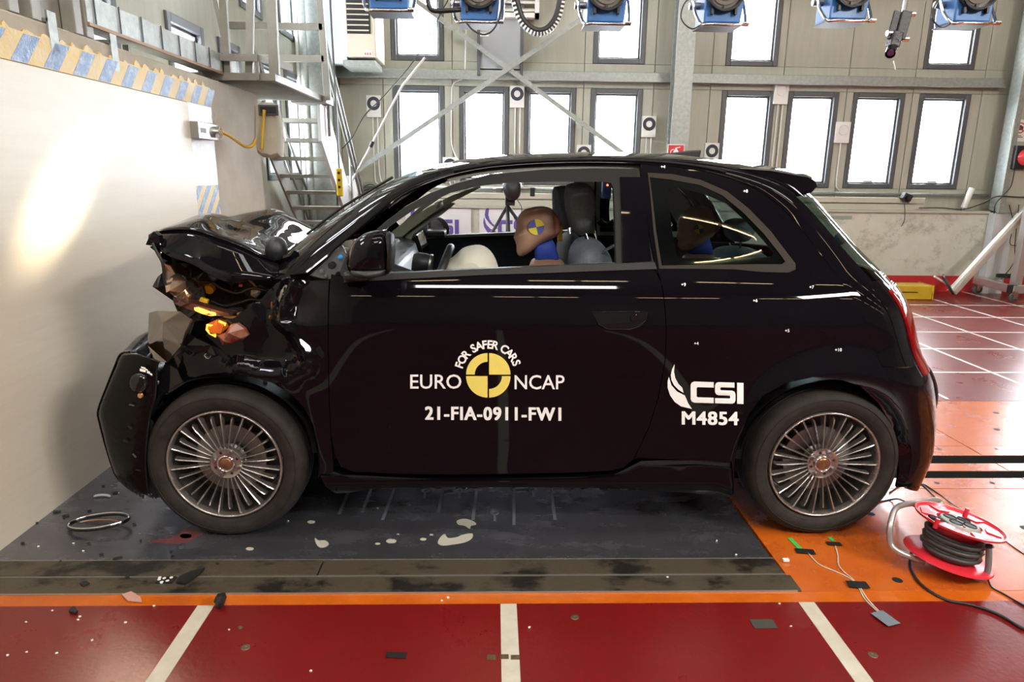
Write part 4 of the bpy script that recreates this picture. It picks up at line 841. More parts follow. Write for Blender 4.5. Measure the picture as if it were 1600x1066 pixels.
# arched slogan, letter by letter
word = 'FOR SAFER CARS'; a0, a1 = radians(166), radians(18); wid = {'F': .85, 'O': 1.2, 'R': 1, ' ': .55, 'S': .92, 'A': 1.05, 'E': .85, 'C': 1.02}
tot = sum(wid[c] for c in word); acc = 0; g = G()
for c in word:
    am = a0 + (a1 - a0) * (acc + wid[c] / 2) / tot; acc += wid[c]
    if c == ' ': continue
    vs, fs, bb = textgeo(c, .03); hs = 13.0 / .72; w = (bb[0] + bb[1]) / 2; pts = []
    for x, y in vs:
        lx = (x - w) * hs * .95; ly = y * hs; r = 41.5 + ly; ang = am; ux, uy = cos(ang), sin(ang)
        pts.append(surf(763 + ux * r + uy * lx, 586 - (uy * r - ux * lx)))
    g.add(pts, [f[::-1] for f in fs])
decal('arched_slogan', g, WHITEP)
cf = lambda u, v: surf(763 + u, 586.5 - v)
g = G(); ga = .035
disc(cf, 1.2, 1.2, 33.5, ga * 0, pi / 2, 0, 16, g); disc(cf, -1.2, -1.2, 33.5, pi, 1.5 * pi, 0, 16, g); disc(cf, -1.2, 1.2, 33.5, pi / 2, pi, 20, 16, g); disc(cf, 1.2, -1.2, 33.5, 1.5 * pi, 2 * pi, 20, 16, g)
decal('round_emblem', g, YEL)
g = G()
def lp(polys, x, y, w, h, sk=0):
    for p in polys: g.add([surf(x + a * w, y + h - b * h + sk * a * w) for a, b in p], [t[::-1] for t in tess(p)])
lp(SQ_C, 1079, 596, 36, 33, .03); lp(SQ_S, 1117, 597, 32, 33, .03); lp(SQ_I, 1151.5, 598, 10, 33, .03)
for pts in ([(1054, 569), (1050, 577), (1048, 586), (1049, 594), (1053, 602), (1060, 609), (1068, 614), (1066, 606), (1060, 600), (1055, 591), (1053, 581)], [(1045, 589), (1043, 596), (1043, 606), (1047, 618), (1054, 628), (1064, 635), (1081, 639), (1075, 630), (1070, 618), (1058, 612), (1049, 602)]):
    g.add([surf(a, b) for a, b in crm2] if False else [surf(a, b) for a, b in pts], tess(pts))
decal('lab_logo', g, WHITEP)
g = G()
for (px, py, s) in ((1068, 444, '+9'), (1180, 469, '+6'), (1230, 516, '+5'), (1088, 536, '+4'), (1308, 546, '+10'), (1268, 448, '+7'), (1165, 298, '+8'), (1036, 260, '+4')):
    vs, fs, bb = textgeo(s, .01); g.add([surf(px - 4 + x * 7, py + 3 - y * 7) for x, y in vs], [f[::-1] for f in fs])
decal('tick_marks', g, WHITEP)
# ---- wheels
def wheel(c, yaw, label, rot):
    f = 2.428; T = obj('wheel', G().lathe([(.218, .05), (.219, .022), (.226, .012), (.245, .004), (.265, .001), (.280, .006), (.293, .018), (.3005, .035), (.304, .055), (.3045, .10), (.304, .145), (.3005, .165), (.293, .182), (.28, .194), (.245, .2), (.219, .18), (.218, .15)], (c.x, f, c.z), (0, 1, 0), 96, False), RUBBER, car, True, label=label)
    g = G()
    for k in range(3): g.lathe([(.3052, .062 + k * .03), (.3052, .068 + k * .03), (.302, .069 + k * .03), (.302, .061 + k * .03)], (c.x, f, c.z), (0, 1, 0), 72, True)
    obj('tread_groove', g, BLKP, T)
    g = G()   # raised sidewall ribs
    g.lathe([(.270, .0005), (.2715, -.0012), (.273, .0005)], (c.x, f, c.z), (0, 1, 0), 96); g.lathe([(.234, .009), (.2355, .0065), (.237, .008)], (c.x, f, c.z), (0, 1, 0), 96)
    obj('sidewall_rib', g, RUBBER, T, True)
    obj('rim', G().lathe([(.2185, .02), (.2175, .008), (.213, .006), (.210, .010), (.207, .022), (.2055, .034)], (c.x, f, c.z), (0, 1, 0), 96), RIM, T, True)
    obj('rim_barrel', G().lathe([(.2055, .034), (.200, .06), (.190, .09), (.188, .19)], (c.x, f, c.z), (0, 1, 0), 64), RIMB, T, True, label='brighter inner barrel')
    sp1 = None
    for k in range(30):
        a = rot + 2 * pi * k / 30; R = Matrix.Rotation(a, 3, 'Y'); L = .209 if k % 2 == 0 else .193; wk = .0105 if k % 2 == 0 else .0095
        def spk(r, w, y0, y1): return [(r, -w * .34, y0 + .0015), (r, 0, y0 - .0015), (r, w * .34, y0 + .0015), (r, w * .5, y1), (r, -w * .5, y1)]
        secs = [spk(.054, .0055, .030, .050), spk(.075, .0058, .024, .048), spk(.12, .0070, .019, .042), spk(.17, wk * .85, .015, .040), spk(L - .006, wk, .013 if k % 2 == 0 else .018, .048), spk(L, wk * .9, .018 if k % 2 == 0 else .03, .05)]
        g = G()
        for s_ in secs: g.v += [Vector((c.x, f, c.z)) + R @ Vector((r, y, w)) for (r, w, y) in s_]
        for i in range(5):
            for j in range(5): g.f.append([i * 5 + j, i * 5 + (j + 1) % 5, i * 5 + 5 + (j + 1) % 5, i * 5 + 5 + j])
        g.f += [[0, 1, 2, 3, 4], [25, 26, 27, 28, 29]]; obj('spoke', g, RIM, T)
    obj('hub', G().lathe([(0, .024), (.030, .024), (.032, .030), (.052, .030), (.060, .026), (.064, .032), (.066, .07)], (c.x, f, c.z), (0, 1, 0), 48), RIM, T, 'auto')
    obj('hub_cap', G().lathe([(0, .018), (.018, .019), (.026, .024), (.028, .03)], (c.x, f, c.z), (0, 1, 0), 28), mat('worn_hub_centre', (0.25, 0.12, 0.06), 0.3, .7), T, 'auto'); obj('hub_ring', G().lathe([(.027, .028), (.028, .020), (.032, .020), (.033, .028)], (c.x, f, c.z), (0, 1, 0), 32), CHROME, T, True)
    for k in range(4):
        a = rot + pi / 4 + k * pi / 2 + .3; q = Vector((c.x + .045 * cos(a), f, c.z + .045 * sin(a))); obj('wheel_bolt', G().lathe([(0, .014), (.0075, .014), (.0085, .017), (.0085, .03)], q, (0, 1, 0), 12), STEEL, T, 'auto')
        a += pi / 4; q = Vector((c.x + .045 * cos(a), f, c.z + .045 * sin(a))); obj('bolt_hole', G().lathe([(0, .0285), (.005, .0285), (.006, .03)], q, (0, 1, 0), 10), BLKP, T)
    obj('brake_disc', G().lathe([(.06, .085), (.135, .085), (.135, .11), (.06, .11)], (c.x, f, c.z), (0, 1, 0), 40, True), STEEL, T, 'auto')
    obj('brake_caliper', G().lathe([(.10, .07), (.15, .07), (.15, .12), (.10, .12)], (c.x, f, c.z), (0, 1, 0), 40, True), DARKM, T) if False else None
    obj('wheel_back', G().lathe([(0, .125), (.185, .125), (.187, .14), (0, .14)], (c.x, f, c.z), (0, 1, 0), 40), BLKP, T)
    # far side wheel, seen only under the car and from aside
    obj('far_wheel', G().lathe([(.05, -.02), (.21, -.01), (.245, -.004), (.28, -.006), (.3, -.03), (.304, -.06), (.304, -.15), (.293, -.182), (.245, -.2), (.05, -.19)], (c.x, 2 * YC - f, c.z), (0, 1, 0), 64), RUBBER, car, True)
    # wheel-arch liner
    g = G(); rows = []
    for i in range(25):
        a = pi * (-.06 + 1.12 * i / 24); rows.append([(c.x + .352 * cos(a), y, c.z + .345 * sin(a)) for y in (YC - .795, YC - .6, YC - .5)])
    g.grid(rows); rows = [[(c.x + r * cos(pi * (-.06 + 1.12 * i / 24)), YC - .5, c.z + r * sin(pi * (-.06 + 1.12 * i / 24))) for r in (.01, .352)] for i in range(25)]; g.grid(rows); obj('arch_liner', g, BLKP, car, True)
    g = G(); rows = []
    for i in range(25):
        a = pi * (-.06 + 1.12 * i / 24); rows.append([(c.x + .352 * cos(a), y, c.z + .345 * sin(a)) for y in (YC + .795, YC + .6, YC + .5)])
    obj('arch_liner', g.grid(rows), BLKP, car, True)
wheel(WHF, 0, 'front wheel with gunmetal spokes and missing hub badge', .105); wheel(WHR, 0, 'rear wheel with gunmetal spokes', .0)
# fixings in the front arch
for (px, py) in ((343, 580), (357, 583), (374, 589), (414, 600), (247, 599)):
    q = aY(px, py, 2.50); obj('liner_clip', G().cyl((q.x, 2.49, q.z), (q.x + .004, 2.50, q.z + .004), .007, n=10), STEEL, car)
# underbody
obj('underbody', G().bx(-.62, .90, YC - .74, YC + .74, .19, .24).bx(-1.3, -.62, YC - .45, YC + .45, .20, .5).bx(.90, 1.75, YC - .45, YC + .45, .22, .45), BLKP, car, bevel=.02)
g = G().tube([(WHF.x, YC - .62, .30), (WHF.x, YC + .62, .30)], .035, 10).tube([(WHR.x, YC - .62, .30), (WHR.x, YC + .62, .30)], .045, 10); obj('axle', g, DARKM, car, True)
obj('front_bulkhead', G().bx(-.78, -.66, YC - .70, YC + .70, .30, .98), DARKM, car, bevel=.02)
obj('inner_floor', G().bx(-.66, 1.75, YC - .74, YC + .74, .30, .34), BLKP, car)

# ---- folded bonnet: (near edge, ridge, crown, far ridge, far edge) control rows along X
ctl = [  # px,py at its own depth
 [(236, 377, 2.58), (237, 366, 2.66), (240, 364, 2.85), (262, 366, 3.25), (290, 372, 3.7), (305, 395, 3.95)],
 [(262, 398, 2.50), (262, 360, 2.62), (275, 351, 2.85), (298, 345, 3.25), (322, 352, 3.7), (330, 372, 3.95)],
 [(300, 412, 2.47), (302, 360, 2.58), (318, 337, 2.85), (335, 334, 3.25), (352, 340, 3.7), (356, 362, 3.95)],
 [(346, 437, 2.45), (344, 373, 2.55), (360, 362, 2.9), (380, 344, 3.25), (398, 331, 3.65), (402, 350, 3.92)],
 [(388, 437, 2.46), (378, 386, 2.55), (394, 371, 2.9), (412, 350, 3.25), (431, 328, 3.65), (432, 345, 3.92)],
 [(420, 436, 2.48), (402, 398, 2.56), (418, 381, 2.9), (437, 359, 3.25), (456, 338, 3.65), (456, 354, 3.92)],
 [(438, 428, 2.52), (418, 405, 2.60), (436, 388, 2.95), (456, 369, 3.3), (478, 350, 3.65), (478, 366, 3.92)],
 [(446, 420, 2.56), (430, 408, 2.64), (450, 396, 3.0), (475, 379, 3.3), (500, 362, 3.65), (500, 378, 3.92)]]
C_ = [[aY(a, b, Y) for a, b, Y in r] for r in ctl]
rows = []; M1, M2 = 6, 6
cols = [crm([C_[i][j] for i in range(len(C_))], M1) for j in range(6)]
for i in range(len(cols[0])): rows.append(crm([cols[j][i] for j in range(6)], M2))
CR1 = aY(345, 360, 2.75); CR2 = aY(415, 402, 2.75)
for i, r in enumerate(rows):
    for j, v in enumerate(r):
        t = j / (len(r) - 1)
        if t > .2: v.z += .0025 * sin(v.x * 17 + v.y * 4) + .0 * .010 * (abs(sin(v.x * 9 + v.y * 5)) - .5) + .003 * sin(v.x * 23 - v.y * 11) * sin(v.y * 9 + 1)
        d = abs((v.x + .86) * .75 + (v.y - 2.95) * .66); v.z -= .012 * max(0, 1 - d / .10) * (1 if t > .3 else 0)
near = [[r[0].lerp(r[M2], k / 4) for k in range(5)] for r in rows]
g = G().grid([r[M2:] for r in rows]); bn = obj('bonnet', g, PAINT, car, 'auto', ang=.6, label='buckled black bonnet folded up at the middle')
bf = obj('bonnet_side', G().grid(near), PAINT, bn, 'auto', ang=.6); s2_ = bf.modifiers.new('solid', 'SOLIDIFY'); s2_.thickness = .006; s2_.offset = -1
obj('crease_edge', G().tube([r[M2] + Vector((0, -.001, .001)) for r in rows], .003, 6), PAINT, bn, True); sm = bn.modifiers.new('solid', 'SOLIDIFY'); sm.thickness = .008; sm.offset = -1
# ---- crushed nose behind the bonnet edge
rnd = random.Random(7)
def crumple(poly, Y, th, m, name, amp=.02, n=4, label=None, seed=1, dy=0.1):
    """crushed sheet: outline in pixels at depth Y, faceted inside, given thickness"""
    rr = random.Random(seed); P = [aY(a, b, Y + rr.uniform(-amp, amp)) for a, b in poly]; xs = [p.x for p in P]; zs = [p.z for p in P]; P2 = [(p.x, p.z) for p in P]; V = list(P2); ed = [(i, (i + 1) % len(P)) for i in range(len(P))]
    for _ in range(n * 10):
        x = rr.uniform(min(xs), max(xs)); z = rr.uniform(min(zs), max(zs))
        if inpoly(x, z, P2) and len(V) < len(P) + n: V.append((x, z))
    r = geometry.delaunay_2d_cdt([Vector(v) for v in V], ed, [], 0, 1e-6); g = G(); m_ = len(r[0])
    ys = [P[r[3][i][0]].y if r[3][i] and r[3][i][0] < len(P) else Y + rr.uniform(-amp * 1.6, amp * 1.6) - dy * .2 for i in range(m_)]
    g.v = [Vector((v.x, ys[i], v.y)) for i, v in enumerate(r[0])]
    F = [list(f) for f in r[2] if inpoly(sum(r[0][i].x for i in f) / 3, sum(r[0][i].y for i in f) / 3, P2)]
    g.f = F + [[i + m_ for i in f][::-1] for f in F]; g.v += [v + Vector((0, th, 0)) for v in g.v]
    cnt = {}
    for f in F:
        for i in range(len(f)): cnt[(f[i], f[(i + 1) % len(f)])] = 1
    for (a, b) in cnt:
        if (b, a) not in cnt: g.f.append([a, b, b + m_, a + m_])
    return obj(name, g, m, car, label=label)
crumple([(262, 398), (300, 412), (346, 437), (440, 436), (448, 455), (420, 480), (380, 500), (320, 510), (285, 505), (270, 470), (255, 430)], 2.72, .7, DARKM, 'engine_bay', .05, 26, seed=3)
BRZ = mat('crushed_chrome_reflector', (0.55, 0.42, 0.30), 0.18, .9)
for k, (pl, sd) in enumerate((([(256, 412), (266, 416), (274, 428), (290, 440), (292, 458), (280, 466), (268, 456), (258, 440)], 11), ([(262, 444), (275, 450), (290, 452), (297, 460), (290, 478), (278, 468), (266, 458)], 12), ([(278, 462), (288, 455), (295, 470), (288, 482), (281, 476)], 13))):
    crumple(pl, 2.54 - k * .01, .02, BRZ, 'headlamp_reflector', .02, 7, seed=sd)
crumple([(232, 367), (240, 362), (248, 368), (250, 380), (262, 392), (258, 398), (262, 408), (255, 412), (246, 396), (238, 384), (231, 377)], 2.55, .03, GLOSSK, 'bonnet_lip', .01, 5, seed=5)
obj('hanging_strip', G().tube(crm([aY(238, 380, 2.5), aY(246, 396, 2.5), aY(254, 412, 2.5), aY(258, 440, 2.52), aY(268, 460, 2.53)], 4), .005, 6), BLKP, car, True)
crumple([(268, 400), (300, 412), (320, 424), (330, 440), (310, 450), (295, 445), (285, 430)], 2.62, .1, DARKM, 'headlamp_housing', .03, 9, seed=6)
obj('radiator_core', G().box((-1.20, 3.25, .80), (.06, 1.1, .40), Matrix.Rotation(.18, 3, 'Y')), DARKM, car, bevel=.01)
q = aY(322, 452, 2.62); YEC = mat('yellow_cap', (0.75, 0.45, 0.03), 0.35)
obj('yellow_cap', G().lathe([(0, -.02), (.018, -.02), (.02, -.01), (.021, 0)], (q.x, 2.66, q.z), (0, 1, .4), 18), YEC, car, 'auto')
q = aY(319, 470, 2.58); obj('yellow_clip', G().box((q.x, 2.58, q.z), (.03, .02, .02), Matrix.Rotation(.4, 3, 'Y')), YEC, car, bevel=.003)
q = aY(377, 446, 2.66); obj('red_plug', G().box((q.x, 2.66, q.z), (.014, .014, .01)), mat('red_plug', (0.5, 0.01, 0.03), 0.4), car)
for (pl, r, m) in (([(372, 428), (390, 438), (400, 448), (410, 452)], .005, mat('brown_hose', (0.16, 0.07, 0.05), 0.4)), ([(330, 440), (350, 452), (372, 458), (395, 450), (420, 455)], .007, BLKP), ([(340, 430), (355, 436), (375, 434)], .006, STEEL), ([(330, 470), (350, 478), (372, 474), (392, 468), (410, 470)], .006, BLKP), ([(345, 488), (365, 482), (385, 486), (400, 478)], .005, BLKP), ([(300, 430), (315, 445), (322, 470), (330, 490)], .006, BLKP)):
    obj('hose', G().tube(crm([aY(a, b, 2.63) for a, b in pl], 5), r, 7), m, car, True)
crumple([(392, 450), (405, 446), (412, 452), (400, 466), (392, 462)], 2.64, .02, mat('pale_plate', (0.35, 0.33, 0.33), 0.5), 'bracket_plate', .005, 2, seed=8)
q = aY(435, 398, 2.66); obj('hinge_cover', G().inflate([aY(418 + 17 * cos(a) + 14, 391 - 22 * sin(a), 2.66) for a in [k * pi / 8 for k in range(16)]], .05, n=6), BLKP, car, True)
for (a, b) in ((452, 404), (458, 414), (466, 408), (448, 420), (440, 424), (462, 398)):
    q = aY(a, b, 2.60); obj('cowl_scrap', G().box(q, (.03, .04, .012), Matrix.Rotation(rnd.uniform(-1, 1), 3, 'Y') @ Matrix.Rotation(rnd.uniform(-1, 1), 3, 'X')), GLOSSK, car)
crumple([(448, 418), (462, 408), (486, 396), (498, 388), (500, 402), (480, 428), (455, 436)], 2.6, .25, BLKP, 'cowl_panel', .02, 6, seed=9)
# amber daytime lamp bar and broken indicator
AMB = mat('lit_amber_lamp', (1, .35, .02), 0.3, emit=(1.0, 0.38, 0.04), es=4); AMB2 = mat('amber_lens', (0.30, 0.07, 0.01), 0.12, emit=(1, .22, .01), es=.08); ORL = mat('broken_orange_lens', (0.17, 0.025, 0.008), 0.3, spec=.3, col2=(0.20, 0.10, 0.07), nscale=25)
crumple([(271, 468), (278, 469), (300, 474), (330, 483), (357, 490), (360, 495), (345, 494), (310, 489), (288, 481), (273, 474)], 2.46, .05, mat('dark_lamp_bar', (0.05, 0.02, 0.015), 0.2), 'lamp_bar', .004, 3, seed=14)
obj('lit_lamp', G().inflate([aY(a, b, 2.455) for a, b in ((303, 481), (309, 480), (325, 486), (337, 489), (338, 493), (330, 494), (315, 490), (304, 485))], .008, n=4, e=.4), AMB, car, True)
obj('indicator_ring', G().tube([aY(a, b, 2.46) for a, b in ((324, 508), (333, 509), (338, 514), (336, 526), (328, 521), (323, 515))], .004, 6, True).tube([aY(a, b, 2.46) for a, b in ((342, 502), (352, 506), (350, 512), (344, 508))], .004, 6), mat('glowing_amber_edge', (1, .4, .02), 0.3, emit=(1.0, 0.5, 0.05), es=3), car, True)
crumple([(324, 506), (338, 500), (352, 503), (356, 512), (340, 526), (330, 524)], 2.47, .04, AMB2, 'indicator_housing', .006, 3, seed=15)
crumple([(339, 524), (352, 520), (360, 508), (370, 506), (382, 514), (388, 524), (380, 530), (362, 536), (348, 539)], 2.455, .03, ORL, 'broken_lens', .006, 5, seed=16)
al = bpy.data.lights.new('amber_glow', 'POINT'); al.energy = .35; al.color = (1, .35, .04); al.shadow_soft_size = .03; ao = bpy.data.objects.new('amber_glow', al); COL.objects.link(ao); ao.location = aY(322, 488, 2.41)
# torn corner panels facing the barrier
def sheet(pts, m, name, th=.006, label=None):
    g = G(); g.v = [Vector(p) for p in pts[0]]; g.f = [list(f) for f in pts[1]]; o = obj(name, g, m, car, label=label); s_ = o.modifiers.new('solid', 'SOLIDIFY'); s_.thickness = th; s_.offset = 0; return o
V_ = [aY(234, 489, 2.62), aY(246, 486, 2.56), aY(283, 487, 2.46), aY(300, 500, 2.43), aY(290, 520, 2.42), aY(284, 540, 2.44), aY(262, 566, 2.47), aY(244, 563, 2.50), aY(232, 540, 2.58), aY(255, 528, 2.47), aY(256, 505, 2.50)]
sheet((V_, [(0, 1, 10, 9, 8), (1, 2, 3, 4, 10), (4, 5, 6, 9, 10), (6, 7, 8, 9)]), mat('black_panel_reflection_tint', (.035, .02, .01), .07, spec=1.0, coat=1), 'torn_corner_panel')  # black panel; the barrier's brown reflection is put into its base colour
crumple([(258, 566), (284, 540), (292, 522), (330, 540), (380, 560), (420, 575), (440, 590), (400, 588), (350, 583), (300, 592), (262, 616), (246, 620), (248, 600)], 2.49, .01, GLOSSK, 'arch_edge', .004, 4, seed=18)
# hanging bumper skin, wraps across the nose
bo = [(206, 549), (190, 553), (181, 572), (169, 602), (155, 640), (157, 660), (168, 702), (181, 740), (196, 757), (210, 768)]
rows = []
B0 = [aY(a, b, 2.50) for a, b in bo]
for j in range(22):
    u = j / 21; y = 2.50 + u * 1.4; k = 1 - (2 * u - 1) ** 2; rows.append([(p.x - .10 * k + (.02 * sin(i * 2.1 + u * 5)), y, p.z + .02 * sin(u * 9 + i)) if j else p for i, p in enumerate(B0)])
bi = [(250, 566), (247, 572), (246, 590), (244, 620), (236, 650), (231, 690), (229, 720), (230, 745), (233, 770), (240, 778)]
B1 = [aY(a, b, 2.44) for a, b in bi]; Bm = [aY((a[0] * .35 + b[0] * .65), (a[1] * .35 + b[1] * .65), 2.435) for a, b in zip(bo, bi)]; Bn = [aY((a[0] * .8 + b[0] * .2), (a[1] * .8 + b[1] * .2), 2.45) for a, b in zip(bo, bi)]
cols = [crm([B1[i], Bm[i], Bn[i], Vector(rows[0][i]), Vector(rows[3][i])], 4)[:-1] for i in range(len(bo))]
full = [[cols[i][j] for i in range(len(bo))] for j in range(len(cols[0]))] + rows[3:]
full = [crm(r, 3) for r in full]
g = G().grid(full); fb_ = obj('front_bumper', g, mat('scuffed_black_bumper', (.003, .003, .003), .10, spec=.22, rough2=.3, nscale=14, bump=.2, bscale=16), car, True, label='torn front bumper hanging down at nose'); s_ = fb_.modifiers.new('solid', 'SOLIDIFY'); s_.thickness = .006
q = aY(220, 618, 2.423); obj('parking_sensor', G().lathe([(0, -.006), (.009, -.006), (.011, 0)], q, (.2, 1, 0), 16), mat('copper_sensor', (0.75, 0.42, 0.22), 0.25, .9), car, 'auto')
obj('fog_lamp_bowl', G().inflate([aY(218 + 15 * cos(a), 598 + 17 * sin(a), 2.435) for a in [k * pi / 10 for k in range(20)]], .022, n=6, e=.6), GLOSSK, car, True)
obj('wheel_arch_flap', G().inflate([aY(a, b, 2.47) for a, b in ((232, 650), (240, 660), (240, 700), (246, 745), (252, 775), (245, 780), (236, 770), (226, 772), (214, 768), (218, 740), (226, 700))], .012, n=3, e=.2), BLKP, car)
for i in range(7):
    q = aY(210 + i * 5, 768 + (i % 3) * 3, 2.46); obj('torn_edge', G().add([q, q + Vector((.014, 0, 0)), q + Vector((.006, .004, -.02)), q + Vector((.006, .008, 0))], [(0, 1, 2), (0, 3, 1), (0, 2, 3), (1, 3, 2)]), BLKP, car)
g = G()
for (a, b, w, h) in ((223, 578, 9, 4), (232, 581, 5, 4), (224, 574, 7, 2.5), (236, 584, 4, 3), (229, 577, 4, 2.5)):
    g.add([aY(a - w / 2, b - h / 2, 2.418), aY(a + w / 2, b - h / 2 + 2, 2.418), aY(a + w / 2, b + h / 2 + 2, 2.418), aY(a - w / 2, b + h / 2, 2.418)], [(0, 1, 2, 3)])
obj('part_sticker', g, WHITEP, car)
obj('bumper_edge', G().tube(crm([v + Vector((-.002, -.004, 0)) for v in B0], 4), .0035, 7), PAINT, fb_, True)
for k, (a, b, r) in enumerate(((206, 633, .3), (203, 668, .8), (196, 690, .5), (210, 712, 1.0), (216, 735, .2))):
    q = aY(a, b, 2.425); obj('snapped_rib', G().box(q, (.018, .006, .003), Matrix.Rotation(r, 3, 'Y')), STEEL if k % 3 == 0 else BLKP, fb_)
# cable ends at the rear
obj('rear_cable', G().tube(crm([aY(1430, 562, 2.9), aY(1450, 575, 2.9), aY(1461, 600, 2.9), aY(1463, 625, 2.9), aY(1456, 655, 2.9)], 5), .007, 6), CABLE, car, True)

# ---- mirrors
mh = [(548, 388), (556, 375), (571, 364), (590, 359), (605, 360), (612, 372), (613, 395), (613, 416), (606, 428), (588, 431), (562, 431), (549, 425), (542, 412)]
mh = [(v.x, v.y) for v in crm([(a, b, 0) for a, b in mh], 3, True)]
mm = obj('side_mirror', G().inflate([aY(a, b, 2.33) for a, b in mh], .085, n=12, e=.55), PAINT, car, True)
lo_ = [(549, 417), (613, 416), (607, 428), (588, 432), (562, 432), (549, 426)]
obj('mirror_base', G().inflate([aY(a, b, 2.33) for a, b in lo_], .09, n=6, e=.5), BLKP, mm, True)
gl = [aY(612, 362, 2.33), aY(615, 390, 2.33), aY(613, 420, 2.33), aY(605, 430, 2.33)]
obj('mirror_rim', G().inflate([aY(a, b, 2.33) for a, b in ((606, 361), (613, 366), (615, 395), (613, 420), (607, 428), (609, 395))], .075, n=5, e=.3), SATIN, mm, True)
obj('mirror_stalk', G().bx(-.53, -.44, 2.40, 2.50, 1.02, 1.05), BLKP, mm, bevel=.01)
fm = [(669, 343), (680, 339), (690, 341), (697, 351), (698, 362), (692, 374), (680, 380), (670, 378)]
fm = [(v.x, v.y) for v in crm([(a, b, 0) for a, b in fm], 3, True)]
f1 = obj('side_mirror', G().inflate([aY(a, b, 4.22) for a, b in fm], .07, axis=(-.55, .84, 0), n=10, e=.5), SATIN, car, True, label='passenger side mirror seen through the cabin')
fg = [(672, 346), (680, 343), (688, 346), (693, 354), (692, 364), (686, 372), (678, 377), (673, 376)]
obj('mirror_glass', G().prism([aY(a, b, 4.135) for a, b in fg], (.0, .006, 0)), CHROME, f1)
obj('mirror_stalk', G().bx(f1.location.x + .3 - .05, f1.location.x + .3 + .06, 3.99, 4.17, 1.03, 1.07), BLKP, f1, bevel=.01)
# ================================================================== CABIN
IN = lambda off: (lambda x, z: bodyw(x, z) - off)
# inner linings of the far side (seen through the side windows) and near side
patch('pillar_lining', FRAMEP, LINING, car, holes=[OPEN_], off=-.035, st=.05, flange=0, gap=0)
patch('quarter_lining', PX([(1002, 262), (1060, 263), (1110, 272), (1150, 284), (1188, 303), (1222, 335), (1250, 380), (1270, 430), (1030, 430), (1015, 360)]), LINING, car, holes=[win_in], off=-.045, st=.05, flange=0, gap=0)
patch('door_lining', PX([(520, 445), (520, 700), (1000, 690), (1030, 600), (1035, 450), (960, 424), (700, 431)]), mat('dark_door_lining', (0.02, 0.023, 0.03), 0.6), car, off=-.045, st=.08, flange=0, gap=0)
patch('rear_lining', PX([(1035, 450), (1030, 600), (1010, 680), (1130, 700), (1160, 600), (1250, 560), (1320, 580), (1330, 480), (1270, 430), (1030, 424)]), BLKP, car, off=-.05, st=.08, flange=0, gap=0)
APIL = mat('olive_pillar_cover', (0.30, 0.29, 0.22), 0.8)
obj('pillar_cover', G().prism([aY(a, b, 3.90) for a, b in ((600, 372), (630, 348), (668, 325), (705, 306), (748, 290), (752, 293), (706, 316), (672, 336), (640, 360), (612, 384))], (0, .03, 0)), APIL, car, label='olive grey cover of far front pillar')
obj('pillar_cover', G().prism([aY(a, b, 3.93) for a, b in ((612, 384), (640, 360), (672, 336), (706, 316), (712, 318), (690, 336), (664, 352), (646, 366), (639, 384), (637, 420), (610, 420))], (0, .02, 0)), LINING, car)
prof = [(-.74, .55), (-.76, 1.00), (-.66, 1.03), (-.52, 1.045), (-.42, 1.00), (-.38, .92), (-.44, .80), (-.46, .55)]
obj('dashboard', G().prism([(x, YC - .70, z) for x, z in prof], (0, 1.40, 0)), BLKP, car, bevel=.02)
obj('door_sail', G().inflate([aY(a, b, 4.03) for a, b in ((637, 385), (640, 370), (652, 355), (668, 345), (670, 384))], .02, n=4, e=.3), BLKP, car, True)
q = aY(641, 405, YC - .33); obj('instrument_hood', G().lathe([(.040, -.03), (.045, .0), (.045, .03), (.035, .05), (0, .05)], (q.x + .06, YC - .33, q.z - .02), (-1, 0, .15), 28), BLKP, car, 'auto'); obj('instrument_ring', G().lathe([(.041, -.030), (.043, -.033), (.046, -.030), (.045, -.02)], (q.x + .06, YC - .33, q.z - .02), (-1, 0, .15), 28), STEEL, car, True)
ax = Vector((-.93, .0, .36)).normalized(); cw = Vector((aY(680, 450, YC - .35).x, YC - .35, aY(680, 450, YC - .35).z)); uu = ax.cross(Vector((0, 1, 0))).normalized(); vv = Vector((0, 1, 0))
sw = obj('steering_wheel', G().tube([cw + (uu * cos(a) + vv * sin(a)) * .185 for a in [k * pi / 20 for k in range(40)]], .017, 10, True), BLKP, car, True)
for a in (0.2, pi / 2, pi, -pi / 2): obj('wheel_spoke', G().bar(cw, cw + (uu * cos(a) + vv * sin(a)) * .18, .03, .012, up=ax), BLKP, sw)
obj('steering_column', G().cyl(cw, cw + ax * .25, .035, n=12), BLKP, car, True); obj('wheel_inlay', G().tube([cw - ax * .012 + (uu * cos(a) + vv * sin(a)) * .172 for a in [k * pi / 20 for k in range(40)]], .003, 5, True), STEEL, sw, True)
AIRB = mat('airbag_fabric', (0.62, 0.59, 0.50), 0.85, bump=0.4, bscale=18)
ab = [(688, 440), (690, 420), (696, 409), (705, 404), (713, 397), (722, 389), (735, 385), (750, 384), (762, 389), (771, 399), (777, 412), (780, 430), (775, 455), (735, 470), (700, 460)]
ab = [(v.x, v.y) for v in crm([(a, b, 0) for a, b in ab], 2, True)]
obj('airbag', G().inflate([aY(a, b, YC - .32) for a, b in ab], .20, n=12, e=.6), AIRB, car, 'auto', ang=.5, label='deflated beige steering wheel airbag')
q = aY(657, 382, 3.2); obj('centre_screen', G().box((q.x - .0, 3.25, q.z - .0), (.02, .26, .10), Matrix.Rotation(-.3, 3, 'Y')), GLOSSK, car, bevel=.004)
q = aY(684, 322, 3.3); obj('interior_mirror', G().inflate([aY(a, b, 3.3) for a, b in ((680, 316), (690, 313), (692, 322), (683, 326))], .10, n=6, e=.3), LINING, car, True)
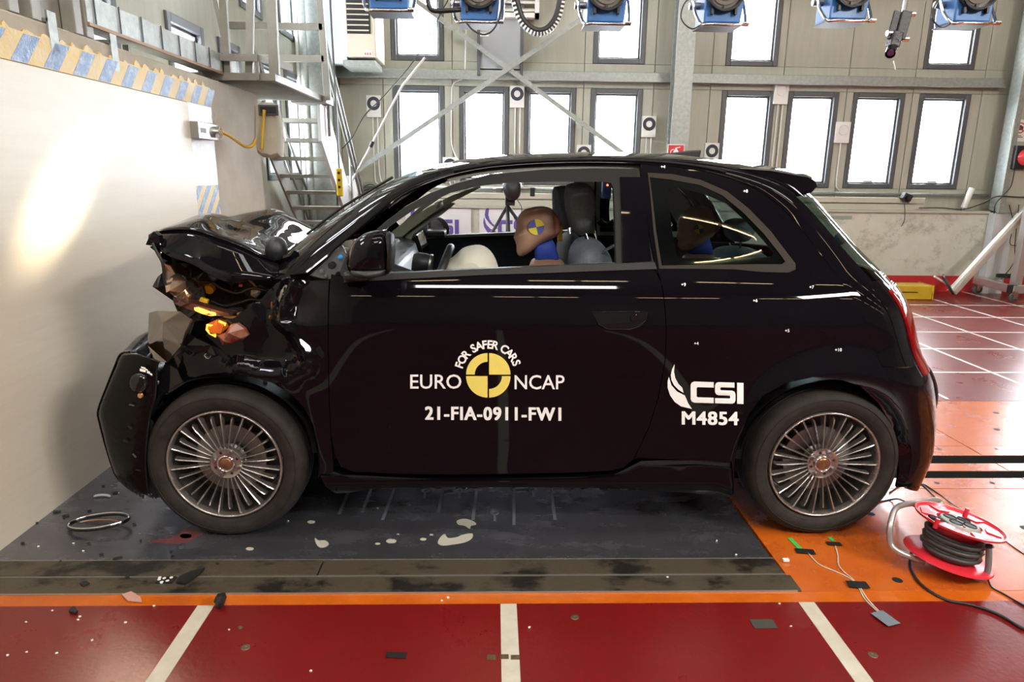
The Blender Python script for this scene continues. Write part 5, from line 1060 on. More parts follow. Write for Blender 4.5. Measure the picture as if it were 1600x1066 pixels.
def seat(Y, hr, bk, lab=None):
    P = lambda L: [(v.x, v.y) for v in crm([(a, b, 0) for a, b in L], 3, True)]
    s = obj('seat', G().inflate([aY(a, b, Y) for a, b in P(bk)], .235, n=12, e=.35), SEATF, car, True, label=lab)
    h = obj('headrest', G().inflate([aY(a, b, Y) for a, b in P(hr)], .125, n=10, e=.45), SEATF, s, True)
    hb = max(hr, key=lambda p: p[1]); top = min(bk, key=lambda p: p[1])
    for dy in (-.06, .06):
        p = aY(hb[0] + 6, hb[1] - 6, Y + dy); r = aY(top[0] + 8, top[1] + 12, Y + dy); obj('headrest_post', G().cyl(p, r, .006, n=8), CHROME, s)
    c = min(aY(a, b, Y).x for a, b in bk); obj('seat_cushion', G().box((c - .18, Y, .56), (.5, .46, .16), Matrix.Rotation(.08, 3, 'Y')), SEATF, s, bevel=.04); return s
seat(2.93, [(884, 292), (895, 286), (912, 286), (922, 291), (928, 305), (928, 335), (923, 352), (918, 362), (907, 368), (896, 362), (888, 345), (883, 318)], [(890, 425), (892, 395), (900, 378), (912, 371), (928, 372), (942, 383), (952, 405), (958, 440), (960, 520), (955, 560), (900, 560), (892, 500)])
seat(3.57, [(864, 296), (872, 291), (883, 290), (892, 296), (895, 325), (892, 352), (881, 359), (872, 354), (864, 330)], [(871, 400), (874, 375), (884, 364), (896, 364), (908, 374), (915, 400), (920, 470), (915, 520), (875, 520), (871, 460)])
obj('seat_belt', G().bar(aY(962, 382, 2.72), aY(900, 418, 2.80), .003, .045, up=(0, 1, 0)), mat('grey_webbing', (0.10, 0.10, 0.11), 0.7), car)
obj('hazard_tape', G().box(aY(875, 365, 3.3), (.02, .05, .07)), YEC, car)
q = aY(947, 297, 2.85); bb_ = obj('sensor_box', G().box(q, (.035, .05, .07)), mat('blue_plastic', (0.03, 0.08, 0.3), 0.4), car, bevel=.004); obj('lit_led', G().cyl(q + Vector((0, -.03, .02)), q + Vector((0, -.034, .02)), .004, n=8), mat('red_led', (1, .1, .05), .3, emit=(1, .15, .05), es=5), bb_)
obj('belt_guide', G().tube(crm([aY(936, 344, 3.9), aY(941, 350, 3.9), aY(950, 352, 3.9), aY(960, 347, 3.9)], 4), .02, 8), BLKP, car, True)
def P3(L): return [(v.x, v.y) for v in crm([(a, b, 0) for a, b in L], 3, True)]
for Y in (3.0, 3.55):
    s = obj('rear_seat', G().inflate([aY(a, b, Y) for a, b in P3([(1118, 430), (1126, 400), (1140, 388), (1165, 386), (1182, 395), (1195, 430), (1205, 500), (1130, 510)])], .25, n=8, e=.35), SEATF, car, True)
    obj('headrest', G().inflate([aY(a, b, Y) for a, b in P3([(1136, 352), (1142, 344), (1156, 341), (1168, 346), (1172, 360), (1164, 374), (1150, 378), (1138, 370)])], .11, n=8, e=.45), SEATF, s, True)
    for dy in (-.05, .05): obj('headrest_post', G().cyl(aY(1158, 370, Y + dy), aY(1156, 395, Y + dy), .005, n=8), CHROME, s)
obj('rear_bench', G().bx(.62, 1.2, YC - .6, YC + .6, .45, .66), SEATF, car, bevel=.04)
# ================================================================== DUMMIES
SKIN = mat('brown_dummy_vinyl', (0.40, 0.225, 0.16), 0.5, col2=(0.44, 0.26, 0.19), nscale=10); SKINR = mat('reddish_dummy_vinyl', (0.38, 0.14, 0.11), 0.5); TB = mat('blue_dummy_neck', (0.02, 0.06, 0.42), 0.6); TSH = mat('tan_dummy_jacket', (0.34, 0.18, 0.11), 0.7)
MY = mat('yellow_marker', (0.75, 0.62, 0.05), 0.5); MB_ = mat('blue_marker', (0.10, 0.11, 0.38), 0.5)
def dummy(Y, outline, seam, mk, mr, neck, chest, label, quad=True, s=1.0):
    c = aY(sum(p[0] for p in outline) / len(outline), sum(p[1] for p in outline) / len(outline), Y)
    t = thing('crash_test_dummy', (c.x, Y, .6), label, 'dummy', 'crash test dummies in the car')
    f = P3(outline); cen = aY(*mk, Y)
    hd = obj('head', G().inflate([aY(a, b, Y) for a, b in f], .078, n=16, e=.62, cen=cen), SKIN, t, True)
    cap = [p for p in f if p[0] > seam[0] + (p[1] - seam[1]) * .12]
    obj('skull_cap', G().inflate([aY(seam[0] + 3, min(p[1] for p in cap), Y)] + [aY(a + .8, b, Y) for a, b in cap] + [aY(seam[0] + 6, max(p[1] for p in cap), Y)], .0765, n=14, e=.62), SKINR, hd, True)
    # quartered marker on the cheek, laid on the head side
    fnm = lambda k: (lambda u, v: (lambda p: Vector((p.x, Y - .0805 - k, p.z)))(aY(mk[0] + u, mk[1] - v, Y - .08)))
    for q in range(4):
        a = radians(12) + q * pi / 2; obj('marker', disc(fnm(0), 0, 0, mr, a, a + pi / 2, 0, 8), (MY if q % 2 == 0 else MB_), hd)
    nk = obj('neck', G().inflate([aY(a, b, Y) for a, b in neck], .055, n=8, e=.4), TB, t, True)
    ch = obj('torso', G().inflate([aY(a, b, Y) for a, b in P3(chest)], .17, n=12, e=.5), TSH, t, True)
    c2 = aY(chest[0][0], chest[0][1], Y)
    for sg in (-1, 1):
        sh = Vector((c2.x + .06, Y + sg * .19, c2.z - .10)); obj('arm', G().tube(crm([sh, sh + Vector((-.10, sg * .03, -.22)), sh + Vector((-.28, 0, -.20)), sh + Vector((-.34, -sg * .02, -.18))], 4), [.048] * 4 + [.043] * 4 + [.034] * 4 + [.026], 10), TSH, t, True)
        obj('thigh', G().tube([(c2.x + .02, Y + sg * .09, .62), (c2.x - .38, Y + sg * .11, .64)], [.085, .06], 12), TSH, t, True)
    return t
dummy(2.93, [(807, 353), (807, 346), (811, 336), (819, 328), (831, 324), (843, 322), (855, 323), (866, 331), (873, 343), (875, 355), (872, 366), (864, 372), (855, 377), (845, 382), (835, 389), (826, 395), (817, 400), (810, 399), (807, 392), (807, 385), (805, 377), (802.5, 371), (804.5, 366)], (857, 324), (838, 355), 12.5,
      [(834, 380), (862, 372), (868, 384), (873, 402), (874, 410), (836, 410), (835, 395)], [(828, 414), (834, 405), (850, 402), (870, 403), (882, 412), (888, 440), (888, 520), (880, 560), (835, 560), (822, 500), (822, 440)], 'brown dummy in the driver seat facing the airbag')
dummy(2.98, [(1060, 352), (1062, 342), (1068, 332), (1078, 325), (1090, 322), (1103, 323), (1113, 331), (1118, 343), (1118, 356), (1113, 367), (1106, 373), (1098, 378), (1090, 384), (1080, 389), (1072, 391), (1064, 390), (1060, 384), (1061, 378), (1058, 371), (1060, 364)], (1109, 324), (1092, 358), 7.5,
      [(1080, 380), (1106, 370), (1110, 384), (1112, 398), (1076, 396)], [(1072, 402), (1082, 396), (1100, 395), (1116, 400), (1124, 420), (1126, 500), (1120, 540), (1076, 540), (1068, 480), (1066, 430)], 'smaller brown dummy on the rear seat behind tinted side window')
# ================================================================== CAMERA TRIPOD beyond the car
q = aY(800, 300, 7.2); t = thing('camera_tripod', (q.x, 7.2, 0), 'black camera tripod standing by the back wall, seen through car', 'tripod')
top = aY(793, 322, 7.2); obj('centre_column', G().cyl((top.x, 7.2, .55), (top.x, 7.2, aY(790, 300, 7.2).z), .016, n=12), STEEL, t, True)
for (a, b) in ((748, 400), (850, 400), (796, 392)):
    p = aY(a, b, 7.2); d = p - top; e = top + d * ((top.z) / -d.z); e = e + Vector((0, -.45 if b == 392 else .15, 0)); obj('leg', G().cyl(top, e, .018, .012, n=10), BLKP, t, True)
obj('head', G().box(aY(797, 312, 7.2), (.10, .08, .12)), BLKP, t, bevel=.01); c = aY(799, 296, 7.15)
obj('camera_housing', G().inflate([aY(a, b, 7.15) for a, b in P3([(788, 283), (812, 283), (814, 300), (808, 312), (795, 313), (787, 300)])], .09, n=8, e=.4), BLKP, t, True)
obj('cross_arm', G().cyl(aY(770, 296, 7.2), aY(838, 294, 7.2), .012, n=8), STEEL, t); obj('clamp', G().box(aY(832, 300, 7.2), (.05, .05, .09)), BLKP, t, bevel=.008); obj('clamp', G().box(aY(780, 297, 7.2), (.07, .05, .05)), STEEL, t, bevel=.008)
obj('cable_loop', G().tube(crm([aY(808, 312, 7.2), aY(815, 325, 7.2), aY(812, 340, 7.2), aY(806, 345, 7.2), aY(801, 335, 7.2)], 5), .004, 6), CABLE, t, True)
# ================================================================== STUDIO LAMPS overhead
BLUE = mat('blue_lamp_housing', (0.03, 0.12, 0.33), 0.35, col2=(0.04, 0.15, 0.40), nscale=6); LENSG = mat('fresnel_lens_glass', (0.22, 0.20, 0.18), 0.12, .2)
def lamp(cx, bot, w, label, Y=3.8, tilt=0.0, loop=0):
    p = aY(cx, bot, Y); W = w / FPX * 4.1; t = thing('studio_lamp', (p.x, Y, p.z), label, 'lamp', 'blue studio lamps along the top')
    z0 = p.z + .012
    obj('housing', G().prism([(p.x - W * .5, Y, z0), (p.x + W * .5, Y, z0), (p.x + W * .5 + .012, Y, z0 + .12), (p.x + W * .62, Y, z0 + .2), (p.x + W * .55, Y, z0 + .30), (p.x - W * .55, Y, z0 + .30), (p.x - W * .5, Y, z0 + .12)], (0, .17, 0)), BLUE, t, bevel=.008)
    c = Vector((p.x, Y - .005, z0 + .155)); obj('lens_ring', G().lathe([(.088, .02), (.098, .01), (.104, -.03), (.100, -.045), (.090, -.045), (.086, -.02), (.086, .02)], c, (0, 1, .12), 40), BLKP, t, 'auto')
    obj('fresnel_lens', G().lathe([(0, -.035), (.03, -.033), (.032, -.028), (.05, -.028), (.052, -.022), (.07, -.022), (.072, -.016), (.087, -.014)], c, (0, 1, .12), 36), LENSG, t, 'auto')
    for k in range(3): obj('focus_lug', G().box((p.x - .06 + .06 * k, Y - .01, z0 + .065 + .012 * abs(k - 1) * -1), (.012, .03, .03)), BLKP, t)
    obj('base_plate', G().bx(p.x - W * .5 - .01, p.x + W * .5 + .01, Y - .012, Y + .17, p.z, p.z + .008), BLKP, t)
    yk = [(p.x - W * .5 - .03, Y + .13, z0 + .35), (p.x - W * .5 - .04, Y + .08, z0 + .12), (p.x - W * .5 - .02, Y + .0, z0 + .0), (p.x - W * .5 + .03, Y - .03, z0 - .012), (p.x + W * .5 - .01, Y - .03, z0 - .012), (p.x + W * .5 + .025, Y + .0, z0 + .01), (p.x + W * .5 + .03, Y + .1, z0 + .16)]
    obj('yoke', G().tube(crm(yk, 4), .008, 8), CHROME, t, True); obj('knob', G().cyl((p.x + W * .5 + .0, Y - .035, z0 - .01), (p.x + W * .5 + .03, Y - .035, z0 - .01), .012, n=12), CHROME, t, 'auto')
    obj('pivot', G().cyl((p.x - W * .5 - .055, Y + .1, z0 + .10), (p.x - W * .5, Y + .1, z0 + .10), .018, n=14), STEEL, t, 'auto')
    obj('hanger', G().cyl((p.x, Y + .13, z0 + .3), (p.x, Y + .13, 4.0), .02, n=10), STEEL, t)
    if loop: obj('cable', G().tube(crm([(p.x - W * .5 - .03, Y, z0 + .12), (p.x - W * .5 - .10, Y, z0 + .10), (p.x - W * .5 - .12, Y, z0 + .02), (p.x - W * .5 - .06, Y, z0 - .03), (p.x - W * .5 + .0, Y, z0 - .0)], 5), .004, 6), CABLE, t, True)
lamp(608, 18, 52, 'blue studio lamp at top, leftmost, above the first window'); lamp(748, 36, 50, 'blue studio lamp at top beside the hanging cable chain', loop=0); lamp(946, 39, 50, 'blue studio lamp at top, third from left')
lamp(1128, 40, 50, 'blue studio lamp at top just right of the steel column', loop=1); lamp(1324, 34, 50, 'blue studio lamp at top left of the hanging camera', loop=0); lamp(1518, 38, 50, 'blue studio lamp at top, rightmost, before the last window', loop=1)
obj('lamp_truss', G().cyl((-2.2, 3.95, 3.9), (5, 3.95, 3.9), .03, n=12).cyl((-2.2, 4.15, 3.9), (5, 4.15, 3.9), .03, n=12), GALV, None, 'auto', label='twin tube truss above carrying the studio lamps', cat='truss')
t = thing('cable_loop', aY(778, 53, 3.75), 'thin cable with white label hanging below second lamp', 'cable')
obj('cable', G().tube(crm([aY(728, 35, 3.75), aY(740, 48, 3.75), aY(757, 54, 3.75), aY(772, 45, 3.75), aY(782, 20, 3.75), aY(784, -10, 3.75)], 5), .005, 6), CABLE, t, True); obj('label_tag', G().box(aY(757, 54, 3.75), (.045, .004, .016)), WPL, t)
obj('bent_boom', G().tube(crm([aY(668, -10, 3.8), aY(670, 8, 3.8), aY(680, 17, 3.8), aY(720, 15, 3.8)], 4), .012, 8), BLKP, None, True, label='black bent arm left of the second studio lamp', cat='boom')
# drag chain
ch = crm([aY(803, -30, 3.7), aY(808, 5, 3.7), aY(818, 32, 3.7), aY(836, 47, 3.7), aY(854, 45, 3.7), aY(868, 28, 3.7), aY(875, 0, 3.7), aY(878, -30, 3.7)], 9)
t = thing('cable_chain', aY(845, 50, 3.7), 'black and white drag chain hanging in a loop at top', 'cable chain')
obj('inner_hose', G().tube(ch, .016, 10), BLKP, t, True)
for i in range(0, len(ch) - 1):
    d = (ch[i + 1] - ch[i]).normalized(); nrm = Vector((-d.z, 0, d.x)); c = ch[i]; obj('chain_link', G().bar(c - nrm * -.012 - nrm * .030, c - nrm * .030 + nrm * .012 + d * .012, .03, .02, up=(0, 1, 0)) if False else G().box(c - nrm * .017 * (1 if nrm.z > 0 else 1), (.011, .035, .016), Matrix((d, Vector((0, 1, 0)), nrm)).transposed()), WPL if i % 2 else BLKP, t)
# hanging camera arm top right
t = thing('overhead_camera', aY(1395, 80, 3.6), 'black camera on a tilted rail hanging at top right', 'camera')
obj('pole', G().cyl(aY(1421, -40, 3.6), aY(1411, 20, 3.6), .014, n=10), STEEL, t); a, b = aY(1416, 18, 3.6), aY(1404, 62, 3.6)
obj('rail', G().bar(a, b, .05, .035), BLKP, t, bevel=.004); off = Vector((-.035, 0, 0)); obj('rail', G().bar(a + off, b + off, .05, .012), BLKP, t, bevel=.002)
for (x, y) in ((1424, 22), (1414, 61), (1391, 52)): obj('clamp_knob', G().cyl(aY(x - 5, y, 3.6), aY(x + 5, y, 3.6), .013, n=12), CHROME, t, 'auto')
obj('camera_body', G().bar(aY(1402, 50, 3.6), aY(1394, 74, 3.6), .05, .05), DARKM, t, bevel=.006); obj('lens', G().cyl(aY(1394, 74, 3.6), aY(1391, 84, 3.55), .024, n=18), GLOSSK, t, 'auto'); obj('lens_glass', G().cyl(aY(1392, 81, 3.55), aY(1391.5, 83, 3.54), .015, n=18), mat('violet_lens', (0.10, 0.03, 0.08), .05), t)
obj('lead', G().tube(crm([aY(1396, 95, 3.6), aY(1398, 104, 3.6), aY(1399, 109, 3.6)], 3), .003, 6), WPL, t, True)
# ================================================================== RIGHT BACKGROUND
YBM = mat('yellow_steel_beam', (0.62, 0.42, 0.02), 0.4, col2=(0.52, 0.34, 0.02), nscale=6); chips(YBM, (0.05, 0.04, 0.02), 9, 0.68)
t = thing('yellow_beam', (4.4, 7.95, 0), 'yellow steel beam lying on red floor by the back wall', 'beam')
obj('beam_web', G().bx(3.4, 5.20, 7.86, 8.14, .003, .165), YBM, t, bevel=.006); obj('side_groove', G().bx(3.45, 5.02, 7.853, 7.861, .085, .096), BLKP, t); obj('end_plate', G().bx(5.20, 5.215, 7.85, 8.15, .003, .17), YBM, t)
t = thing('camera_dolly', (6.1, 8.1, 0), 'wheeled grey dolly frame with casters in back right corner', 'dolly')
p0, p1 = aY(1524, 437, 8.36), aY(1580, 452, 7.8); ALU = mat('aluminium_profile', (0.55, 0.54, 0.52), 0.35, .7)
obj('frame_beam', G().bar(p0, p1, .07, .09), ALU, t, bevel=.006); obj('frame_beam', G().bar(p1, (p1.x + 1.3, 7.9, p1.z), .07, .09), ALU, t, bevel=.006); obj('end_cap', G().box(p1 + Vector((0, -.01, 0)), (.10, .03, .10)), BLKP, t)
for p in (p0 + Vector((.02, -.03, 0)), p1 + Vector((.02, -.03, 0)), Vector((p1.x + 1.2, 7.85, p1.z))):
    cz = (p.z - .05) * .5; w_ = obj('caster', G().lathe([(.0, -.02), (.045, -.02), (.055, -.014), (.055, .014), (.045, .02), (0, .02)], (p.x, p.y, .058), (.2, 1, 0), 24), mat('grey_caster', (0.07, 0.07, 0.07), .5), t, 'auto'); obj('caster_fork', G().box((p.x, p.y - .03, .085), (.05, .008, .09)).box((p.x, p.y, p.z - .05), (.07, .07, .012)), CHROME, w_); obj('brake_lever', G().box((p.x + .06, p.y, .10), (.06, .03, .01)), CHROME, w_)
pr = Vector((p1.x + .12, 7.95, 0)); obj('upright', G().bx(pr.x - .01, pr.x + .08, 7.9, 7.99, p1.z, 1.25), ALU, t, bevel=.004)
obj('coiled_cable', G().tube([(p0.x + .24 + .12 * cos(k * .4), 8.15 + .1 * sin(k * .4), p0.z + .06 + k * .0008) for k in range(50)], .007, 6), CABLE, t, True)
a, b = aY(1487, 457, 7.9), aY(1606, 326, 8.2)
t = thing('leaning_pole', (a.x, 7.9, 0), 'long pale aluminium pole leaning with round black base plate', 'pole')
obj('pole', G().bar(a, b, .09, .075), mat('cream_aluminium', (0.66, 0.62, 0.54), .35, .3), t, bevel=.008); o_ = (b - a).normalized(); nn = Vector((-o_.z, 0, o_.x)); obj('edge_profile', G().bar(a + nn * .045 + Vector((0, -.03, 0)), b + nn * .045 + Vector((0, -.03, 0)), .02, .02), WPL, t)
c = aY(1481, 445, 7.75); obj('base_disc', G().lathe([(0, -.012), (.11, -.012), (.135, 0), (.135, .014), (0, .014)], c, (.72, -.45, .52), 36), BLKP, t, 'auto'); obj('disc_handle', G().cyl(c, aY(1460, 432, 7.7), .012, n=8), WPL, t)
obj('hanging_cable', G().tube(crm([aY(1577, 320, 8.30), aY(1583, 350, 8.30), aY(1578, 380, 8.30), aY(1588, 384, 8.30)], 5).__add__([]), .005, 6).tube(crm([aY(1592, 320, 8.2), aY(1586, 380, 8.2), aY(1584, 410, 8.2), aY(1565, 436, 8.15)], 5), .005, 6), CABLE, None, True, label='black cables hanging down the corner column to the dolly', cat='cable')
p = aY(1312, 373, 8.2); t = thing('work_light', (p.x, 8.2, .9), 'round dark lamp head peeking over the car tail', 'lamp'); obj('bowl', G().inflate([p + Vector((.08 * cos(a), 0, .08 * sin(a))) for a in [k * pi / 10 for k in range(20)]], .07, n=8), mat('dark_blue_grey', (.06, .08, .10), .2), t, True); obj('rim', G().tube([p + Vector((.08 * cos(a), 0, .08 * sin(a))) for a in [k * pi / 12 for k in range(24)]], .008, 6, True), WPL, t, True); obj('stem', G().cyl((p.x, 8.2, 0), (p.x, 8.2, p.z - .07), .012, n=8), STEEL, t)
# ================================================================== CABLE REEL
RP = mat('red_reel_plastic', (0.62, 0.025, 0.04), 0.25); GP = mat('grey_rubber_grip', (0.17, 0.17, 0.18), 0.5)
bc = aZ(1481, 868, .05); A = Vector((sin(radians(10)), .02, cos(radians(10)))).normalized(); U = A.cross(Vector((0, 1, 0))).normalized(); V2 = A.cross(U)
t = thing('cable_reel', (bc.x, bc.y, 0), 'red cable reel with grey cord and tube handle at right', 'cable reel')
obj('lower_flange', G().lathe([(.02, .004), (.135, .004), (.145, .0), (.147, -.006), (.14, -.008), (.02, -.004)], bc, A, 56), RP, t, 'auto')
obj('drum', G().lathe([(.078, 0), (.072, .03), (.07, .125), (.08, .13)], bc, A, 40), RP, t, 'auto'); tc_ = bc + A * .13
obj('upper_flange', G().lathe([(.07, .0), (.07, -.004), (.135, -.002), (.146, .004), (.148, .012), (.142, .012), (.136, .004), (.075, .002)], tc_, A, 56), RP, t, 'auto')
for k in range(6):
    a = k * pi / 3 + .3; d1 = U * cos(a) + V2 * sin(a); d2 = U * cos(a + .5) + V2 * sin(a + .5); obj('flange_web', G().prism([tc_ + A * .0035 + d1 * .085, tc_ + A * .0035 + d1 * .13, tc_ + A * .0035 + d2 * .13, tc_ + A * .0035 + d2 * .085], A * .004), RP, t)
sk = obj('socket_plate', G().lathe([(0, .008), (.062, .008), (.066, .003), (.068, -.004)], tc_, A, 40), mat('grey_socket_plate', (0.32, 0.33, 0.31), .5), t, 'auto')
for k in range(4):
    a = k * pi / 2 + .6; c = tc_ + (U * cos(a) + V2 * sin(a)) * .034 + A * .009; obj('socket', G().lathe([(0, -.0), (.018, .0), (.021, .003), (.023, -.001)], c, A, 24), BLKP, sk, 'auto')
obj('reset_button', G().lathe([(0, .012), (.004, .012), (.005, .006)], tc_ + U * .02 + V2 * .05, A, 10), RP, sk)
for (px, py) in ((1461, 822), (1507, 805)):
    c = aY(px, py + 3, tc_.y - .06 if px < 1480 else tc_.y + .06); obj('crank_knob', G().cyl(c, c + A * .035, .0085, .0075, n=14), RP, t, 'auto')
pts = []
for k in range(9 * 18):
    a = k * 2 * pi / 18; n_t = k / 18; r = .088 + .010 * (int(n_t) % 3 == 1) + .004 * sin(k * .7); h = .016 + .0088 * n_t; pts.append(bc + A * h + (U * cos(a) + V2 * sin(a)) * r)
obj('wound_cord', G().tube(pts, .0075, 8), mat('grey_cord', (0.05, 0.047, 0.045), .5), t, True)
TUBE = mat('grey_steel_tube', (0.42, 0.38, 0.36), .3, .6)
yb_ = bc.y
L_ = [Vector((bc.x - .10, yb_ - .02, .035)), aY(1403, 862, yb_ - .0), aY(1391, 848, yb_ + .02), aY(1391, 822, yb_ + .04), aY(1398, 797, yb_ + .08), aY(1412, 789, yb_ + .12), aY(1440, 785, yb_ + .17), aY(1462, 781, yb_ + .20), aY(1470, 786, yb_ + .20), aY(1471, 800, yb_ + .17)]
obj('tube_handle', G().tube(crm(L_, 5), .0105, 10), TUBE, t, True)
R_ = [Vector((bc.x + .09, yb_ - .07, .03)), aY(1524, 902, yb_ - .10), aY(1536, 904, yb_ - .10), aY(1543, 893, yb_ - .10), aY(1545, 872, yb_ - .10), aY(1545, 853, yb_ - .10)]
obj('tube_foot', G().tube(crm(R_, 5), .0105, 10), GP, t, True); obj('grip_cap', G().cyl(aY(1545, 855, yb_ - .10), aY(1545, 852, yb_ - .10), .0115, n=12), BLKP, t)
c = aY(1474, 818, tc_.y - .01); obj('plug', G().tube([aY(1479, 822, tc_.y - .02), aY(1468, 814, tc_.y - .02), aY(1452, 806, tc_.y - .02)], [.013, .013, .006], 10), BLKP, t, True)
def fcable(pl, r, label, m=CABLE, zz=None):
    P = [aZ(a, b, r) if len(q_) == 2 else aZ(a, b, q_[2]) for q_ in pl for (a, b) in [q_[:2]]]; return obj('cable', G().tube(crm(P, 6), r, 7), m, None, True, label=label, cat='cable')
fcable([(1424, 862, .02), (1422, 885), (1432, 905), (1450, 922), (1480, 938), (1520, 946), (1560, 960), (1600, 983), (1660, 1010)], .005, 'thick grey cord snaking from the reel along floor rightwards')
fcable([(1543, 905, .01), (1550, 918), (1568, 928), (1600, 946), (1650, 970)], .003, 'thin dark lead leaving the reel foot towards right edge')
fcable([(1453, 806, .155), (1435, 795, .14), (1418, 786, .10), (1404, 780, .04), (1392, 781), (1370, 784), (1340, 780)], .0035, 'black plug lead running from reel top to rear wheel')
fcable([(1504, 798, .05), (1485, 785), (1455, 764), (1440, 756), (1420, 754), (1404, 760), (1390, 770)], .003, 'dark lead arching on the floor behind the reel')
fcable([(1426, 743), (1440, 756), (1450, 765), (1462, 778)], .003, 'short black lead on the floor under rear bumper')
fcable([(1530, 818), (1560, 838), (1600, 866), (1640, 890)], .002, 'thin red brown lead running along orange plates right of reel')
# floor tape, sensor leads
TAPEK = mat('black_tape', (0.012, 0.012, 0.012), .45); TAPEG = mat('green_tape', (0.05, 0.45, 0.08), .5); LEAD = mat('cream_lead', (0.62, 0.55, 0.45), .5); TAPES = mat('grey_tape', (0.16, 0.19, 0.22), .45)
def tape(c, w, h, m, label, a=0, z=.0012):
    p = aZ(*c); return obj('tape_patch', G().box((p.x, p.y, z + .0006), (w, h, .0012), Matrix.Rotation(a, 3, 'Z')), m, None, label=label, cat='tape')
tape((1243, 851), .018, .09, TAPEG, 'green tape strip under left side of rear tyre', .1); tape((1299, 843), .016, .03, TAPEG, 'short green tape strip below middle of rear tyre', .1)
tape((1258, 863), .07, .035, TAPEK, 'black tape patch at end of longer green strip', -.15, .003); tape((1303, 851), .055, .025, TAPEK, 'small black tape patch just below rear tyre', -.1, .003)
tape((1340, 916), .07, .04, TAPEK, 'black and grey tape patch halfway along the white leads', -.1, .006); tape((1383, 969), .05, .07, TAPES, 'grey tape patch at far end of the white leads', .3, .006)
tape((1193, 976), .075, .045, mat('dark_grey_pad', (0.05, 0.045, 0.035), .8), 'dark square anti slip patch on near red floor', 0, .0015); tape((619, 1025), .06, .025, TAPEK, 'dark flat metal chip lying on near red floor centre', -.1, .002)
fcable([(1262, 864), (1280, 882), (1305, 893), (1328, 904), (1340, 916), (1352, 937), (1370, 955), (1388, 975)], .0022, 'cream sensor lead taped to the floor, left one', LEAD)
fcable([(1305, 853), (1309, 868), (1310, 882), (1318, 893), (1330, 903), (1343, 917), (1356, 937), (1373, 955), (1391, 974)], .0022, 'cream sensor lead taped to the floor, right one', LEAD)
p = aZ(1240, 878); obj('white_plastic_tab', G().box((p.x - .03, p.y, .008), (.022, .014, .008)), WPL, None, label='small white tab at the corner of steel strip', cat='tab')
# ================================================================== DEBRIS
c = aZ(155, 820, .012); rg = []
for k in range(40):
    a = 2 * pi * k / 40; rg.append(c + Vector((.115 * cos(a), .062 * sin(a), .012 + .010 * cos(a))))
t = thing('headlamp_ring', (c.x, c.y, 0), 'oval black and chrome lamp ring lying on steel plate near barrier', 'lamp ring')
obj('outer_ring', G().tube(rg, .007, 8, True), GLOSSK, t, True); obj('chrome_band', G().tube([v + Vector((.0, 0, .006)) for v in rg], .004, 6, True), CHROME, t, True)
obj('inner_arc', G().tube([c + Vector((.08 * cos(a), .03 * sin(a) - .005, .008)) for a in [.3 + k * .2 for k in range(14)]], .004, 6), mat('bronze_arc', (.3, .17, .10), .3, .6), t, True)
def shard(px, py, s, m, label, nm='plastic_shard', grp=None, h=.008, sd=0):
    rr = random.Random(sd + int(px * 7 + py)); p = aZ(px, py); n = rr.randint(4, 6); P = []
    for k in range(n): a = 2 * pi * k / n + rr.uniform(-.3, .3); r = s * rr.uniform(.6, 1.1); P.append((p.x + r * cos(a), p.y + r * sin(a) * .8, .007 + rr.uniform(0, h * .3)))
    o = obj(nm, G().prism(P, (0, 0, .002 + rr.uniform(0, .002))), m, None, label=label, cat='shard')
    o.location.z = .0065 if py > 870 and py < 925 else .0012
    if grp: o['group'] = grp
    return o
CL = mat('clear_plastic', (.55, .56, .58), .15)
p = aZ(160, 773, .006); obj('clear_lamp_fragment', G().tube(crm([aZ(146, 776, .006), aZ(155, 774, .01), aZ(166, 774, .008), aZ(173, 776, .006)], 3), [.003] + [.006] * 8 + [.003], 6), CL, None, True, label='clear curved plastic fragment on the plate near barrier', cat='shard')
shard(180, 771, .018, GLOSSK, 'bluish black fragment next to clear plastic piece by bumper')
p = aZ(345, 938, .03); obj('black_plastic_chunk', G().inflate([aY(a, b, p.y) for a, b in ((338, 930), (350, 928), (353, 936), (350, 946), (343, 950), (335, 938))], .02, n=3, e=.4), BLKP, None, label='black plastic chunk standing on orange strip', cat='shard')
p = aZ(300, 906); P = [aZ(a, b, .008) for a, b in ((276, 912), (280, 903), (300, 894), (320, 889), (312, 899), (290, 913))]; obj('plastic_shard', G().prism(P, (0, 0, .006)), BLKP, None, label='long pointed black plastic piece lying on steel strips', cat='shard')
g = G()
for k, (a, b) in enumerate(((249, 909), (257, 907), (268, 906), (253, 913), (262, 911), (250, 906))): p = aZ(a, b); g.lathe([(0, .0092), (.006, .0092), (.006, .005)], (p.x, p.y, 0), (0, 0, 1), 10)
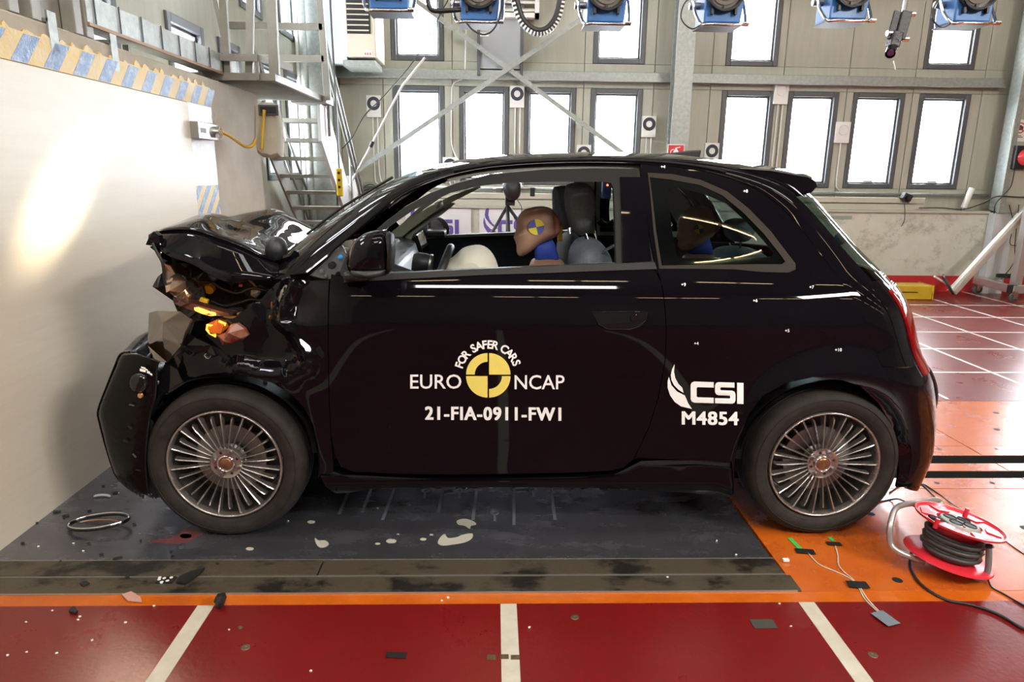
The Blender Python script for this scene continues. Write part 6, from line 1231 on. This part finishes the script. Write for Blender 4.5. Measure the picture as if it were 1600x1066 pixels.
obj('dotted_black_piece', G().bx(aZ(246, 910).x, aZ(272, 910).x, aZ(246, 914).y, aZ(246, 904).y, .005, .008), BLKP, None, label='flat black piece with six white dots on the steel strip', cat='shard'); dd = obj('white_dots', g, WPL, bpy.data.objects['dotted_black_piece'])
p = [aZ(a, b, .004) for a, b in ((190, 930), (205, 925), (220, 934), (222, 942), (200, 940))]; obj('pink_plastic_flake', G().prism(p, (0, 0, .003)), mat('pinkish_plastic', (.55, .30, .25), .3), None, label='pinkish translucent flake lying on orange strip left', cat='shard')
p = [aZ(a, b, .002) for a, b in ((110, 954), (116, 950), (122, 957), (118, 961), (108, 958))]; obj('black_plastic_crumb', G().prism(p, (0, 0, .008)), BLKP, None, label='black plastic crumb on red floor far left', cat='shard')
small = [(90, 801, 8), (103, 807, 8), (140, 799, 4), (184, 876, 9), (133, 915, 9), (210, 820, 4), (139, 851, 4), (36, 850, 4), (161, 760, 4), (100, 700 + 110, 3), (245, 830, 3), (220, 846, 3), (158, 868, 5), (200, 905, 4), (228, 912, 3), (340, 884, 3), (583, 772, 7), (57, 818, 4), (95, 880, 3), (268, 863, 3), (270, 873, 4)]
ORD = 'first second third fourth fifth sixth seventh eighth ninth tenth eleventh twelfth thirteenth fourteenth fifteenth sixteenth seventeenth eighteenth nineteenth twentieth'.split(); ORD += ['twenty-' + w for w in ORD[:9]]
for i, (a, b, s) in enumerate(sorted(small)): shard(a, b, s * .0022, BLKP, 'small black plastic shard on dark floor plate, %s from the left' % ORD[i], grp='black shards on the plate')
light = [(41, 973), (82, 955), (122, 970), (125, 965), (144, 1002), (42, 1020), (12, 1025), (196, 974), (89, 1022), (358, 985), (240, 948), (690, 940), (700, 935), (827, 982), (1236, 980), (1218, 945), (486, 1050), (1043, 905), (115, 850), (130, 862), (60, 855), (640, 790), (590, 795), (450, 815), (1120, 846), (1150, 868)]
for i, (a, b) in enumerate(sorted(light)): shard(a, b, .005, WPL, 'tiny white plastic crumb on the floor, %s from the left' % ORD[i], nm='plastic_crumb', grp='white crumbs on the floor', h=.002)
